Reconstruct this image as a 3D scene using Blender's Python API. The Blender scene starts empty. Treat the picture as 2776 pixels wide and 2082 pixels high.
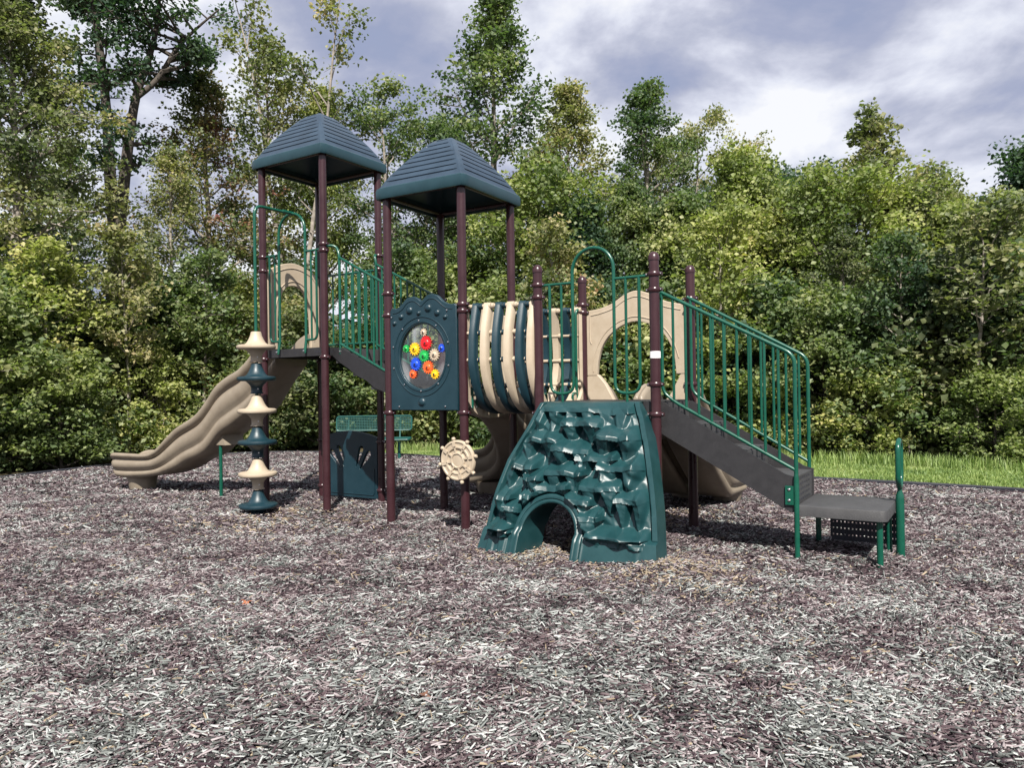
import bpy, math, random
import numpy as np
from mathutils import Vector, Matrix
R = math.radians
PI = math.pi
SC = bpy.context.scene
COL = SC.collection

# ------------------------------------------------------------------ camera
cam_d = bpy.data.cameras.new('camera')
cam_d.sensor_width = 36.0
cam_d.lens = 2061.8 / 2776 * 36
cam_d.clip_start = 0.05
cam_d.clip_end = 2000
cam = bpy.data.objects.new('camera', cam_d)
COL.objects.link(cam)
cr, sr = math.cos(.0147), math.sin(.0147)
cp, sp = math.cos(.0037), math.sin(.0037)
fw = Vector((0, cp, sp)); up0 = Vector((0, -sp, cp)); X = Vector((1, 0, 0))
rt = X * cr - up0 * sr
up = X * sr + up0 * cr
m = Matrix.Identity(4)
for i in range(3):
    m[i][0], m[i][1], m[i][2] = rt[i], up[i], -fw[i]
m[0][3], m[1][3], m[2][3] = 0, 0, 1.42
cam.matrix_world = m
SC.camera = cam

# ------------------------------------------------------------------ light
TRAVEL = Vector((-.08, .90, -1.0)).normalized()          # the way the sunlight travels
SUN_EL = math.asin(-TRAVEL.z)
SUN_AZ = math.atan2(-TRAVEL.x, -TRAVEL.y)                # from +Y, clockwise
sd = bpy.data.lights.new('sun', 'SUN'); sd.energy = 5.0; sd.angle = R(.53); sd.color = (1, .95, .87)
so = bpy.data.objects.new('sun', sd); COL.objects.link(so)
so.rotation_euler = TRAVEL.to_track_quat('-Z', 'Y').to_euler()
so.location = (3, -20, 25)


def srgb(r, g, b):
    f = lambda c: (c / 255 / 12.92) if c / 255 <= .04045 else ((c / 255 + .055) / 1.055) ** 2.4
    return (f(r), f(g), f(b), 1)


SKY = .10
w = bpy.data.worlds.new('World'); SC.world = w; w.use_nodes = True
nt = w.node_tree; nt.nodes.clear()
N = nt.nodes.new; LK = nt.links.new
out = N('ShaderNodeOutputWorld'); bg = N('ShaderNodeBackground'); bg.inputs[1].default_value = SKY
sky = N('ShaderNodeTexSky'); sky.sky_type = 'NISHITA'; sky.sun_disc = False
sky.sun_elevation = SUN_EL; sky.sun_rotation = SUN_AZ; sky.air_density = 1.0; sky.dust_density = .6
tc = N('ShaderNodeTexCoord'); sepz = N('ShaderNodeSeparateXYZ'); LK(tc.outputs['Generated'], sepz.inputs[0])


def wmath(op, a, b=None, c=None):
    n = N('ShaderNodeMath'); n.operation = op
    for i, v in enumerate((a, b, c)):
        if v is None: continue
        if isinstance(v, (int, float)): n.inputs[i].default_value = v
        else: LK(v, n.inputs[i])
    return n.outputs[0]


zz = wmath('ADD', wmath('MAXIMUM', sepz.outputs[2], 0.0), .42)
cx = wmath('DIVIDE', sepz.outputs[0], zz); cy = wmath('DIVIDE', sepz.outputs[1], zz)
cmb = N('ShaderNodeCombineXYZ'); LK(cx, cmb.inputs[0]); LK(cy, cmb.inputs[1])
cmb.inputs[2].default_value = 4.3
n1 = N('ShaderNodeTexNoise'); n1.inputs['Scale'].default_value = 3.3; n1.inputs['Detail'].default_value = 10
n1.inputs['Roughness'].default_value = .55; n1.inputs['Distortion'].default_value = .15
LK(cmb.outputs[0], n1.inputs['Vector'])
n2 = N('ShaderNodeTexNoise'); n2.inputs['Scale'].default_value = 1.5; n2.inputs['Detail'].default_value = 5
n2.inputs['Roughness'].default_value = .5; n2.inputs['Distortion'].default_value = .3
LK(cmb.outputs[0], n2.inputs['Vector'])
val = wmath('ADD', wmath('MULTIPLY', n1.outputs[0], .70), wmath('MULTIPLY', n2.outputs[0], .30))
rmp = N('ShaderNodeValToRGB'); LK(val, rmp.inputs[0])
cols = [(.40, (156, 164, 192)), (.44, (168, 174, 199)), (.475, (186, 190, 209)), (.505, (206, 209, 225)), (.54, (228, 231, 243)), (.58, (247, 248, 252))]
er = rmp.color_ramp.elements
while len(er) < len(cols): er.new(.5)
for e, (p, c) in zip(er, cols):
    e.position = p; s = srgb(*c); e.color = s
vm = N('ShaderNodeVectorMath'); vm.operation = 'SCALE'; LK(rmp.outputs[0], vm.inputs[0]); vm.inputs['Scale'].default_value = .54 / SKY
mixs = N('ShaderNodeMix'); mixs.data_type = 'RGBA'
LK(sky.outputs[0], mixs.inputs['A']); LK(vm.outputs[0], mixs.inputs['B'])
msk = N('ShaderNodeMapRange'); LK(val, msk.inputs['Value']); msk.inputs['From Min'].default_value = .36; msk.inputs['From Max'].default_value = .43
msk.inputs['To Min'].default_value = .88; msk.inputs['To Max'].default_value = .96
LK(msk.outputs[0], mixs.inputs['Factor'])
LK(mixs.outputs['Result'], bg.inputs[0]); LK(bg.outputs[0], out.inputs[0])

SC.view_settings.view_transform = 'Standard'
SC.view_settings.look = 'None'
SC.view_settings.exposure = 0.95
SC.view_settings.gamma = 1
SC.cycles.max_bounces = 6
SC.cycles.transparent_max_bounces = 16
SC.cycles.use_denoising = True


# ------------------------------------------------------------------ materials
def mat(name, col, rough=.5, spec=.5, bump=None, var=None, metal=0, col2=None):
    M = bpy.data.materials.new(name); M.use_nodes = True
    t = M.node_tree; b = t.nodes['Principled BSDF']
    b.inputs['Base Color'].default_value = (*col[:3], 1)
    b.inputs['Roughness'].default_value = rough
    b.inputs['Specular IOR Level'].default_value = spec
    b.inputs['Metallic'].default_value = metal
    co = t.nodes.new('ShaderNodeTexCoord')
    if var:
        sc, amt = var
        n = t.nodes.new('ShaderNodeTexNoise'); n.inputs['Scale'].default_value = sc; n.inputs['Detail'].default_value = 6
        n.inputs['Roughness'].default_value = .65
        t.links.new(co.outputs['Object'], n.inputs['Vector'])
        r = t.nodes.new('ShaderNodeMapRange'); r.inputs['From Min'].default_value = .35; r.inputs['From Max'].default_value = .7
        t.links.new(n.outputs[0], r.inputs['Value'])
        mx = t.nodes.new('ShaderNodeMix'); mx.data_type = 'RGBA'
        mx.inputs['A'].default_value = (*col[:3], 1)
        c2 = col2 if col2 else [min(1, c * (1 + amt) + .01 * amt) for c in col[:3]]
        mx.inputs['B'].default_value = (*c2[:3], 1)
        t.links.new(r.outputs[0], mx.inputs['Factor'])
        t.links.new(mx.outputs['Result'], b.inputs['Base Color'])
        rr = t.nodes.new('ShaderNodeMapRange'); rr.inputs['To Min'].default_value = rough - .07; rr.inputs['To Max'].default_value = min(1, rough + .12)
        t.links.new(n.outputs[0], rr.inputs['Value']); t.links.new(rr.outputs[0], b.inputs['Roughness'])
    if bump:
        sc, st = bump
        n = t.nodes.new('ShaderNodeTexNoise'); n.inputs['Scale'].default_value = sc; n.inputs['Detail'].default_value = 4
        t.links.new(co.outputs['Object'], n.inputs['Vector'])
        bp = t.nodes.new('ShaderNodeBump'); bp.inputs['Strength'].default_value = st; bp.inputs['Distance'].default_value = .01
        t.links.new(n.outputs[0], bp.inputs['Height']); t.links.new(bp.outputs[0], b.inputs['Normal'])
    return M


TEAL = mat('teal_plastic', (.0062, .033, .037), .34, .42, bump=(260, .10), var=(5, .35))
TEALR = mat('roof_plastic', (.014, .030, .050), .40, .55, bump=(200, .08), var=(4, .4))  # bluer than the band: sky reflection and fading put into the colour
TEALB = mat('roof_band_plastic', (.007, .030, .040), .36, .5, var=(4, .3))
TEALD = mat('dark_teal_plastic', (.0045, .022, .032), .38, .5, bump=(220, .1), var=(5, .3))
GREEN = mat('green_powder_coat', (.0025, .056, .035), .25, .5, var=(9, .25))
PURP = mat('maroon_powder_coat', (.029, .0098, .0128), .27, .5, var=(7, .25))
BEIGE = mat('beige_plastic', (.40, .335, .255), .45, .4, bump=(260, .1), var=(7, 0), col2=(.34, .275, .20))
TAN = mat('tan_slide_plastic', (.235, .198, .152), .40, .4, bump=(260, .1), var=(5, 0), col2=(.185, .152, .115))
VINYL = mat('grey_vinyl_coat', (.017, .0165, .0185), .5, .45, bump=(300, .25), var=(14, .25))
VINYLT = mat('worn_grey_vinyl', (.040, .040, .042), .55, .4, bump=(300, .3), var=(10, .3))
BLACKR = mat('black_rubber', (.018, .019, .026), .5, .4, var=(3, .5))
STEEL = mat('bolt_steel', (.6, .6, .6), .28, .5, metal=1)
WHITE = mat('white_sticker', (.82, .82, .82), .5, .3)
BARK = mat('grey_bark', (.17, .15, .13), .9, .2, bump=(14, .8), var=(7, .9))
BARKD = mat('dark_bark', (.05, .042, .036), .9, .2, bump=(14, .8), var=(7, .9))
TWIG = mat('pale_dead_twig', (.42, .38, .32), .8, .2, var=(12, -.3))
GC = {k: mat('gear_' + k, c, .35, .5) for k, c in dict(red=(.55, .01, .015), yellow=(.75, .42, .01), green=(.01, .32, .06), blue=(.01, .06, .5), tan=(.42, .34, .25), orange=(.72, .10, .02)).items()}

GLASS = bpy.data.materials.new('clear_plastic_window'); GLASS.use_nodes = True
t = GLASS.node_tree; t.nodes.clear()
o_ = t.nodes.new('ShaderNodeOutputMaterial'); tr = t.nodes.new('ShaderNodeBsdfTransparent'); gl = t.nodes.new('ShaderNodeBsdfGlossy')
tr.inputs[0].default_value = (.93, .95, .94, 1); gl.inputs['Roughness'].default_value = .12
df = t.nodes.new('ShaderNodeBsdfDiffuse'); df.inputs[0].default_value = (.7, .72, .75, 1)
co = t.nodes.new('ShaderNodeTexCoord'); nn = t.nodes.new('ShaderNodeTexNoise'); nn.inputs['Scale'].default_value = 4.5
mp = t.nodes.new('ShaderNodeMapping'); mp.inputs['Scale'].default_value = (1, 1, .45); t.links.new(co.outputs['Object'], mp.inputs[0]); t.links.new(mp.outputs[0], nn.inputs['Vector'])
mr = t.nodes.new('ShaderNodeMapRange'); mr.inputs['From Min'].default_value = .58; mr.inputs['From Max'].default_value = .75; mr.inputs['To Max'].default_value = .25
t.links.new(nn.outputs[0], mr.inputs['Value'])
m1 = t.nodes.new('ShaderNodeMixShader'); m2 = t.nodes.new('ShaderNodeMixShader')
m1.inputs[0].default_value = .09
t.links.new(tr.outputs[0], m1.inputs[1]); t.links.new(gl.outputs[0], m1.inputs[2])
t.links.new(mr.outputs[0], m2.inputs[0]); t.links.new(m1.outputs[0], m2.inputs[1]); t.links.new(df.outputs[0], m2.inputs[2])
t.links.new(m2.outputs[0], o_.inputs[0])


def leafmat(name, stops, transl=.36, hue_scale=.5, rough=.5):
    M = bpy.data.materials.new(name); M.use_nodes = True
    t = M.node_tree; b = t.nodes['Principled BSDF']; o = t.nodes['Material Output']
    at = t.nodes.new('ShaderNodeAttribute'); at.attribute_name = 'tint'
    oi = t.nodes.new('ShaderNodeObjectInfo')
    ge = t.nodes.new('ShaderNodeNewGeometry')
    n = t.nodes.new('ShaderNodeTexNoise'); n.inputs['Scale'].default_value = hue_scale; n.inputs['Detail'].default_value = 2
    t.links.new(ge.outputs['Position'], n.inputs['Vector'])

    def mth(op, a, b_):
        q = t.nodes.new('ShaderNodeMath'); q.operation = op
        for i, v in enumerate((a, b_)):
            if isinstance(v, (int, float)): q.inputs[i].default_value = v
            else: t.links.new(v, q.inputs[i])
        return q.outputs[0]
    s = mth('ADD', mth('MULTIPLY', at.outputs['Fac'], .5), mth('MULTIPLY', mth('SUBTRACT', n.outputs[0], .5), 1.5))
    s = mth('ADD', s, mth('MULTIPLY', oi.outputs['Random'], .25))
    s = mth('ADD', s, .06)
    r = t.nodes.new('ShaderNodeValToRGB'); t.links.new(s, r.inputs[0])
    e = r.color_ramp.elements
    while len(e) < len(stops): e.new(.5)
    for q, (p, c) in zip(e, stops): q.position = p; q.color = (*c, 1)
    t.links.new(r.outputs[0], b.inputs['Base Color'])
    b.inputs['Roughness'].default_value = rough; b.inputs['Specular IOR Level'].default_value = .35
    tl = t.nodes.new('ShaderNodeBsdfTranslucent')
    g = t.nodes.new('ShaderNodeMix'); g.data_type = 'RGBA'; g.blend_type = 'MULTIPLY'; g.inputs['Factor'].default_value = 1
    t.links.new(r.outputs[0], g.inputs['A']); g.inputs['B'].default_value = (1.3, 1.6, .7, 1)
    t.links.new(g.outputs['Result'], tl.inputs[0])
    mx = t.nodes.new('ShaderNodeMixShader'); mx.inputs[0].default_value = transl
    t.links.new(b.outputs[0], mx.inputs[1]); t.links.new(tl.outputs[0], mx.inputs[2]); t.links.new(mx.outputs[0], o.inputs[0])
    return M


LF = {
    'green': leafmat('green_leaves', [(.1, (0.046, 0.081, 0.045)), (.4, (0.116, 0.159, 0.069)), (.65, (0.208, 0.234, 0.100)), (.9, (0.386, 0.370, 0.180))]),
    'olive': leafmat('olive_leaves', [(.1, (0.068, 0.090, 0.051)), (.35, (0.144, 0.165, 0.078)), (.6, (0.251, 0.245, 0.121)), (.8, (0.372, 0.307, 0.165)), (1, (0.401, 0.196, 0.121))]),
    'yellow': leafmat('yellow_green_leaves', [(.1, (0.098, 0.136, 0.054)), (.4, (0.201, 0.234, 0.084)), (.7, (0.330, 0.339, 0.123)), (1, (0.487, 0.406, 0.165))]),
    'dark': leafmat('dark_green_leaves', [(.1, (0.028, 0.058, 0.040)), (.5, (0.065, 0.108, 0.063)), (.8, (0.129, 0.172, 0.094)), (1, (0.244, 0.245, 0.135))]),
    'rust': leafmat('rusty_leaves', [(.1, (.068, .098, .046)), (.38, (.130, .155, .070)), (.6, (.20, .150, .085)), (.78, (.23, .095, .08)), (1, (.26, .075, .10))]),
}


# ------------------------------------------------------------------ mesh helpers
ROOT0 = np.array([-.47, 7.394, 0.0])


class MB:
    def __init__(s): s.v = []; s.f = []; s.n = 0
    def add(s, V, F):
        V = np.asarray(V, float).reshape(-1, 3); s.v.append(V)
        s.f += [tuple(int(i) + s.n for i in f) for f in F]; s.n += len(V); return s
    def box(s, o, ex, ey, ez):
        o, ex, ey, ez = map(lambda q: np.asarray(q, float), (o, ex, ey, ez))
        V = [o + a * ex + b * ey + c * ez for c in (0, 1) for b in (0, 1) for a in (0, 1)]
        F = [(0, 2, 3, 1), (4, 5, 7, 6), (0, 1, 5, 4), (2, 6, 7, 3), (0, 4, 6, 2), (1, 3, 7, 5)]
        if np.dot(np.cross(ex, ey), ez) < 0: F = [f[::-1] for f in F]
        return s.add(V, F)
    def tube(s, P, r, n=10, cap=True):
        P = np.asarray(P, float); k = len(P)
        r = np.full(k, r, float) if np.isscalar(r) else np.asarray(r, float)
        T = np.gradient(P, axis=0); T /= np.linalg.norm(T, axis=1)[:, None] + 1e-12
        a = np.array([0, 0, 1.0]) if abs(T[0][2]) < .9 else np.array([1.0, 0, 0])
        u = np.cross(T[0], a); u /= np.linalg.norm(u)
        V = []
        for i in range(k):
            u = u - T[i] * np.dot(u, T[i]); u /= np.linalg.norm(u)
            q = np.cross(T[i], u)
            an = np.arange(n) * 2 * PI / n
            V.append(P[i] + r[i] * (np.cos(an)[:, None] * u + np.sin(an)[:, None] * q))
        F = [(i * n + j, i * n + (j + 1) % n, (i + 1) * n + (j + 1) % n, (i + 1) * n + j) for i in range(k - 1) for j in range(n)]
        if cap: F += [tuple(range(n))[::-1], tuple((k - 1) * n + j for j in range(n))]
        return s.add(np.concatenate(V), F)
    def lathe(s, c, prof, n=24, ax=None):
        """prof: (radius, height) pairs round a vertical axis at c; ax = (ex,ey,ez) frame"""
        c = np.asarray(c, float)
        ex, ey, ez = (np.array(q, float) for q in (ax if ax else ((1, 0, 0), (0, 1, 0), (0, 0, 1))))
        an = np.arange(n) * 2 * PI / n
        V = [c + ez * z + r * (np.cos(a) * ex + np.sin(a) * ey) for r, z in prof for a in an]
        k = len(prof)
        F = [(i * n + j, i * n + (j + 1) % n, (i + 1) * n + (j + 1) % n, (i + 1) * n + j) for i in range(k - 1) for j in range(n)]
        F += [tuple(range(n))[::-1], tuple((k - 1) * n + j for j in range(n))]
        return s.add(V, F)
    def pattern(s, other):
        k = len(s.f); s.add(np.concatenate(other.v), other.f); s.alt = k; return s
    def build(s, name, material, parent=None, smooth=True, angle=38, origin=None, mat2=None):
        V = np.concatenate(s.v) - (ROOT0 if origin is None else np.asarray(origin))
        me = bpy.data.meshes.new(name); me.from_pydata(V.tolist(), [], s.f)
        if mat2:
            o = fin(me, name, material, parent, smooth, angle); me.materials.append(mat2)
            for p_ in me.polygons[s.alt:]: p_.material_index = 1
            return o
        me.validate()
        return fin(me, name, material, parent, smooth, angle)


def fin(me, name, material, parent, smooth=True, angle=38):
    me.materials.clear(); me.materials.append(material)
    if smooth:
        me.polygons.foreach_set('use_smooth', [True] * len(me.polygons)); me.set_sharp_from_angle(angle=R(angle))
    me.update()
    o = bpy.data.objects.new(name, me); COL.objects.link(o)
    if parent: o.parent = parent
    return o


def tag(o, label=None, cat=None, group=None, kind=None):
    if label: o['label'] = label
    if cat: o['category'] = cat
    if group: o['group'] = group
    if kind: o['kind'] = kind
    return o


def empty(name, loc):
    o = bpy.data.objects.new(name, None); COL.objects.link(o); o.location = loc; o.empty_display_size = .2; return o


def fil(P, rad, n=6):
    """round the corners of a polyline"""
    P = [np.asarray(p, float) for p in P]; out = [P[0]]
    for i in range(1, len(P) - 1):
        a, b, c = P[i - 1], P[i], P[i + 1]
        d1 = (a - b); d2 = (c - b); l1, l2 = np.linalg.norm(d1), np.linalg.norm(d2)
        k = min(rad, l1 * .49, l2 * .49); p1 = b + d1 / l1 * k; p2 = b + d2 / l2 * k
        for tt in np.linspace(0, 1, n): out.append((1 - tt) ** 2 * p1 + 2 * tt * (1 - tt) * b + tt ** 2 * p2)
    out.append(P[-1]); return np.array(out)


def panel(name, outline, holes, th, o, ex, ez, material, parent, bevel=.008):
    """flat moulded board: 2-D outline with holes, given thickness, stood up in the frame o, ex, ez"""
    cu = bpy.data.curves.new(name, 'CURVE'); cu.dimensions = '2D'; cu.fill_mode = 'BOTH'
    cu.extrude = th / 2 - bevel * .6; cu.bevel_depth = bevel * .6; cu.bevel_resolution = 2
    for pts in [outline] + holes:
        sp_ = cu.splines.new('POLY'); sp_.points.add(len(pts) - 1); sp_.use_cyclic_u = True
        for q, (a, b) in zip(sp_.points, pts): q.co = (a, b, 0, 1)
    ob = bpy.data.objects.new('tmp', cu); me = bpy.data.meshes.new_from_object(ob)
    n = len(me.vertices); V = np.zeros(n * 3); me.vertices.foreach_get('co', V); V = V.reshape(-1, 3)
    o, ex, ez = (np.asarray(q, float) for q in (o, ex, ez)); ny = np.cross(ez, ex)
    W_ = o + V[:, :1] * ex + V[:, 1:2] * ez - V[:, 2:3] * ny - ROOT0
    me.vertices.foreach_set('co', W_.ravel()); me.name = name
    bpy.data.objects.remove(ob); bpy.data.curves.remove(cu)
    me.flip_normals() if False else None
    return fin(me, name, material, parent, True, 30)


def spline(pts, n=6, closed=False):
    """Catmull-Rom through points"""
    P = [np.asarray(p, float) for p in pts]; out = []; k = len(P)
    rng = range(k if closed else k - 1)
    for i in rng:
        if closed: p0, p1, p2, p3 = P[i - 1], P[i], P[(i + 1) % k], P[(i + 2) % k]
        else: p0, p1, p2, p3 = P[max(i - 1, 0)], P[i], P[i + 1], P[min(i + 2, k - 1)]
        for t_ in np.arange(n) / n:
            out.append(.5 * (2 * p1 + (p2 - p0) * t_ + (2 * p0 - 5 * p1 + 4 * p2 - p3) * t_ ** 2 + (3 * p1 - p0 - 3 * p2 + p3) * t_ ** 3))
    if not closed: out.append(P[-1])
    return np.array(out)


# ------------------------------------------------------------------ tower frames (metres)
TW = [(-3.0038, 9.2324, -.5681, 1.0391, .9157), (-1.2683, 7.8681, -.5361, .9289, .9336), (.2543, 7.1428, -.5672, 1.1581, .913)]


def UV(t):
    th = TW[t][2]; u = np.array([math.cos(th), math.sin(th), 0]); return u, np.array([-u[1], u[0], 0])


def L(t, a, b, z=0.0):
    u, v = UV(t); return np.array([TW[t][0], TW[t][1], 0]) + a * u + b * v + np.array([0, 0, z])


UP = np.array([0, 0, 1.0])


# ------------------------------------------------------------------ ground and border
def gz(x, y):
    x = np.asarray(x, float); y = np.asarray(y, float)
    z = .010 * np.sin(x * 1.7 + .6) * np.cos(y * 1.3) + .008 * np.sin(x * 3.9 + y * 2.7) + .006 * np.sin(5.1 * y - 2.2 * x + 1)
    z = z + .045 * np.exp(-((x - 1.1) ** 2 + (y - 5.75) ** 2) / .10) + .035 * np.exp(-((x - 2.6) ** 2 + (y - 6.4) ** 2) / .6)
    z = z + .05 * np.exp(-((x + 3.0) ** 2 + (y - 8.45) ** 2) / .25)
    z = z - .07 * np.exp(-((x + 5.95) ** 2 / .5 + (y - 11.4) ** 2 / .3)) + .05 * np.exp(-((x + 6.6) ** 2 / .4 + (y - 11.6) ** 2 / .5))
    z = z - .05 * np.exp(-((x - 3.4) ** 2 / .12 + (y - 6.0) ** 2 / .2)) - .05 * np.exp(-((x - .55) ** 2 / .06 + (y - 6.55) ** 2 / .06))
    for px_, py_ in ((-2.128, 8.673), (-1.635, 9.445), (-3.004, 9.232), (-1.268, 7.868), (-.47, 7.394), (.007, 8.196), (-.791, 8.671), (1.722, 7.291), (2.24, 6.26), (2.9, 6.0)):
        z = z + .030 * np.exp(-((x - px_) ** 2 + (y - py_) ** 2) / .018)
    return z


BORDER = spline([(-9.7, 9.0), (-8.9, 11.6), (-8.62, 12.8), (-8.1, 14.0), (-6.8, 16.5), (-4.9, 17.1), (-2.4, 16.05), (-1.57, 15.4), (.6, 13.7), (2.5, 12.35),
                 (4.35, 11.08), (5.5, 10.3), (6.4, 9.6), (7.6, 8.4), (8.8, 6.6), (9.6, 4), (9.5, 0), (7, -4), (0, -6), (-7, -3), (-9.6, 2), (-9.9, 6)], 6, closed=True)[:, :2]


def inside(px, py, poly):
    c = np.zeros(px.shape, bool); j = len(poly) - 1
    for i in range(len(poly)):
        xi, yi = poly[i]; xj, yj = poly[j]
        with np.errstate(divide='ignore', invalid='ignore'):
            c ^= ((yi > py) != (yj > py)) & (px < (xj - xi) * (py - yi) / (yj - yi + 1e-12) + xi)
        j = i
    return c


MULCH = mat('wood_chip_ground', (.020, .015, .017), .95, .1, bump=(30, .9), var=(38, 0), col2=(.10, .085, .088))
SOIL = mat('forest_floor', (.045, .038, .022), .95, .1, bump=(12, .8), var=(6, 0), col2=(.10, .085, .05))
# terrain sheet reaching the horizon, mulch bed as a second sheet 4 mm or more above it
g = MB(); xs = np.concatenate([[-900, -300, -120, -60], np.linspace(-40, 40, 41), [60, 120, 300, 900]])
ys = np.concatenate([[-300, -60], np.linspace(-20, 60, 41), [80, 120, 300, 900]])
VX, VY = np.meshgrid(xs, ys); VZ = -.05 + .0 * VX + np.where(VY > 22, .25 * np.minimum((VY - 22) / 20, 1), 0)
nx, ny = len(xs), len(ys)
g.add(np.stack([VX.ravel(), VY.ravel(), VZ.ravel()], 1), [(j * nx + i, j * nx + i + 1, (j + 1) * nx + i + 1, (j + 1) * nx + i) for j in range(ny - 1) for i in range(nx - 1)])
tag(g.build('ground', SOIL, origin=(0, 0, 0)), kind='structure')
g = MB(); n = 150
# mulch bed: polar grid inside the border
cen = np.array([0, 6.0]); rings = np.linspace(0, 1, 90)
B = BORDER; V = []
for rr in rings:
    P_ = cen + (B - cen) * rr; V.append(np.stack([P_[:, 0], P_[:, 1], gz(P_[:, 0], P_[:, 1])], 1))
V = np.concatenate(V); k = len(B)
g.add(V, [(i * k + j, i * k + (j + 1) % k, (i + 1) * k + (j + 1) % k, (i + 1) * k + j) for i in range(1, 89) for j in range(k)] + [tuple(k + j for j in range(k))])
mo = g.build('mulch_bed', MULCH, origin=(0, 0, 0)); tag(mo, kind='structure')
mo.data.flip_normals() if mo.data.polygons[5].normal.z < 0 else None

e = MB()
bp = np.array([[x, y, 0] for x, y in BORDER])
tn = np.roll(bp, -1, 0) - np.roll(bp, 1, 0); tn /= np.linalg.norm(tn, axis=1)[:, None]; nr = np.stack([-tn[:, 1], tn[:, 0], tn[:, 2]], 1)
cs = [(-.03, -.08), (-.03, .036), (-.02, .048), (.02, .048), (.03, .036), (.03, -.08)]
V = np.concatenate([bp + nr * a + UP * b for a, b in cs]); k = len(bp)
e.add(V, [(i * k + j, i * k + (j + 1) % k, (i + 1) * k + (j + 1) % k, (i + 1) * k + j) for i in range(5) for j in range(k)])
eo = e.build('landscape_edging', BLACKR, origin=(0, 0, 0))
tag(eo, 'low black plastic edging that curves round the wood chip bed', 'garden edging')


def batch(name, V, F4, material, tint=None, smooth=False, parent=None):
    """V (n,3), F4 (m,4) numpy -> mesh object"""
    me = bpy.data.meshes.new(name); nv, nf = len(V), len(F4)
    me.vertices.add(nv); me.vertices.foreach_set('co', np.ascontiguousarray(V, np.float32).ravel())
    me.loops.add(nf * 4); me.loops.foreach_set('vertex_index', np.ascontiguousarray(F4, np.int32).ravel())
    me.polygons.add(nf); me.polygons.foreach_set('loop_start', np.arange(nf, dtype=np.int32) * 4)
    if smooth: me.polygons.foreach_set('use_smooth', np.ones(nf, bool))
    me.update(calc_edges=True)
    if tint is not None:
        a = me.attributes.new('tint', 'FLOAT', 'FACE'); a.data.foreach_set('value', tint.astype(np.float32))
    me.materials.append(material)
    o = bpy.data.objects.new(name, me); COL.objects.link(o)
    if parent: o.parent = parent
    return o


def rotm(yaw, pitch, roll):
    cy_, sy = np.cos(yaw), np.sin(yaw); cp_, sp_ = np.cos(pitch), np.sin(pitch); c, s = np.cos(roll), np.sin(roll)
    ex = np.stack([cy_ * cp_, sy * cp_, sp_], 1)
    ey0 = np.stack([-sy, cy_, 0 * yaw], 1); ez0 = np.cross(ex, ey0)
    return ex, ey0 * c[:, None] + ez0 * s[:, None], ez0 * c[:, None] - ey0 * s[:, None]


rg = np.random.default_rng(7)
CH = bpy.data.materials.new('wood_chips_surface'); CH.use_nodes = True
t = CH.node_tree; b = t.nodes['Principled BSDF']; b.inputs['Roughness'].default_value = .85; b.inputs['Specular IOR Level'].default_value = .25
at = t.nodes.new('ShaderNodeAttribute'); at.attribute_name = 'tint'; rp = t.nodes.new('ShaderNodeValToRGB'); rp.color_ramp.interpolation = 'LINEAR'
st = [(0, (.010, .007, .009)), (.10, (.035, .021, .027)), (.22, (.088, .063, .068)), (.33, (.165, .138, .142)), (.445, (.31, .275, .28)), (.45, (.012, .013, .013)), (.56, (.055, .058, .055)), (.68, (.135, .147, .140)), (.79, (.24, .255, .247)), (.90, (.40, .41, .40)), (.93, (.15, .115, .075)), (1, (.30, .245, .175))]
el = rp.color_ramp.elements
while len(el) < len(st): el.new(.5)
for q, (p, c) in zip(el, st): q.position = p; q.color = (*c, 1)
t.links.new(at.outputs['Fac'], rp.inputs[0]); t.links.new(rp.outputs[0], b.inputs['Base Color'])


def smooth_noise(x, y, s, seed):
    r = np.random.default_rng(seed); z = 0
    for _ in range(7):
        a = r.uniform(0, 2 * PI); f = r.uniform(.6, 1.8) / s; p = r.uniform(0, 2 * PI)
        z = z + np.sin((x * math.cos(a) + y * math.sin(a)) * f * 2 * PI + p)
    return z / 7


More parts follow.
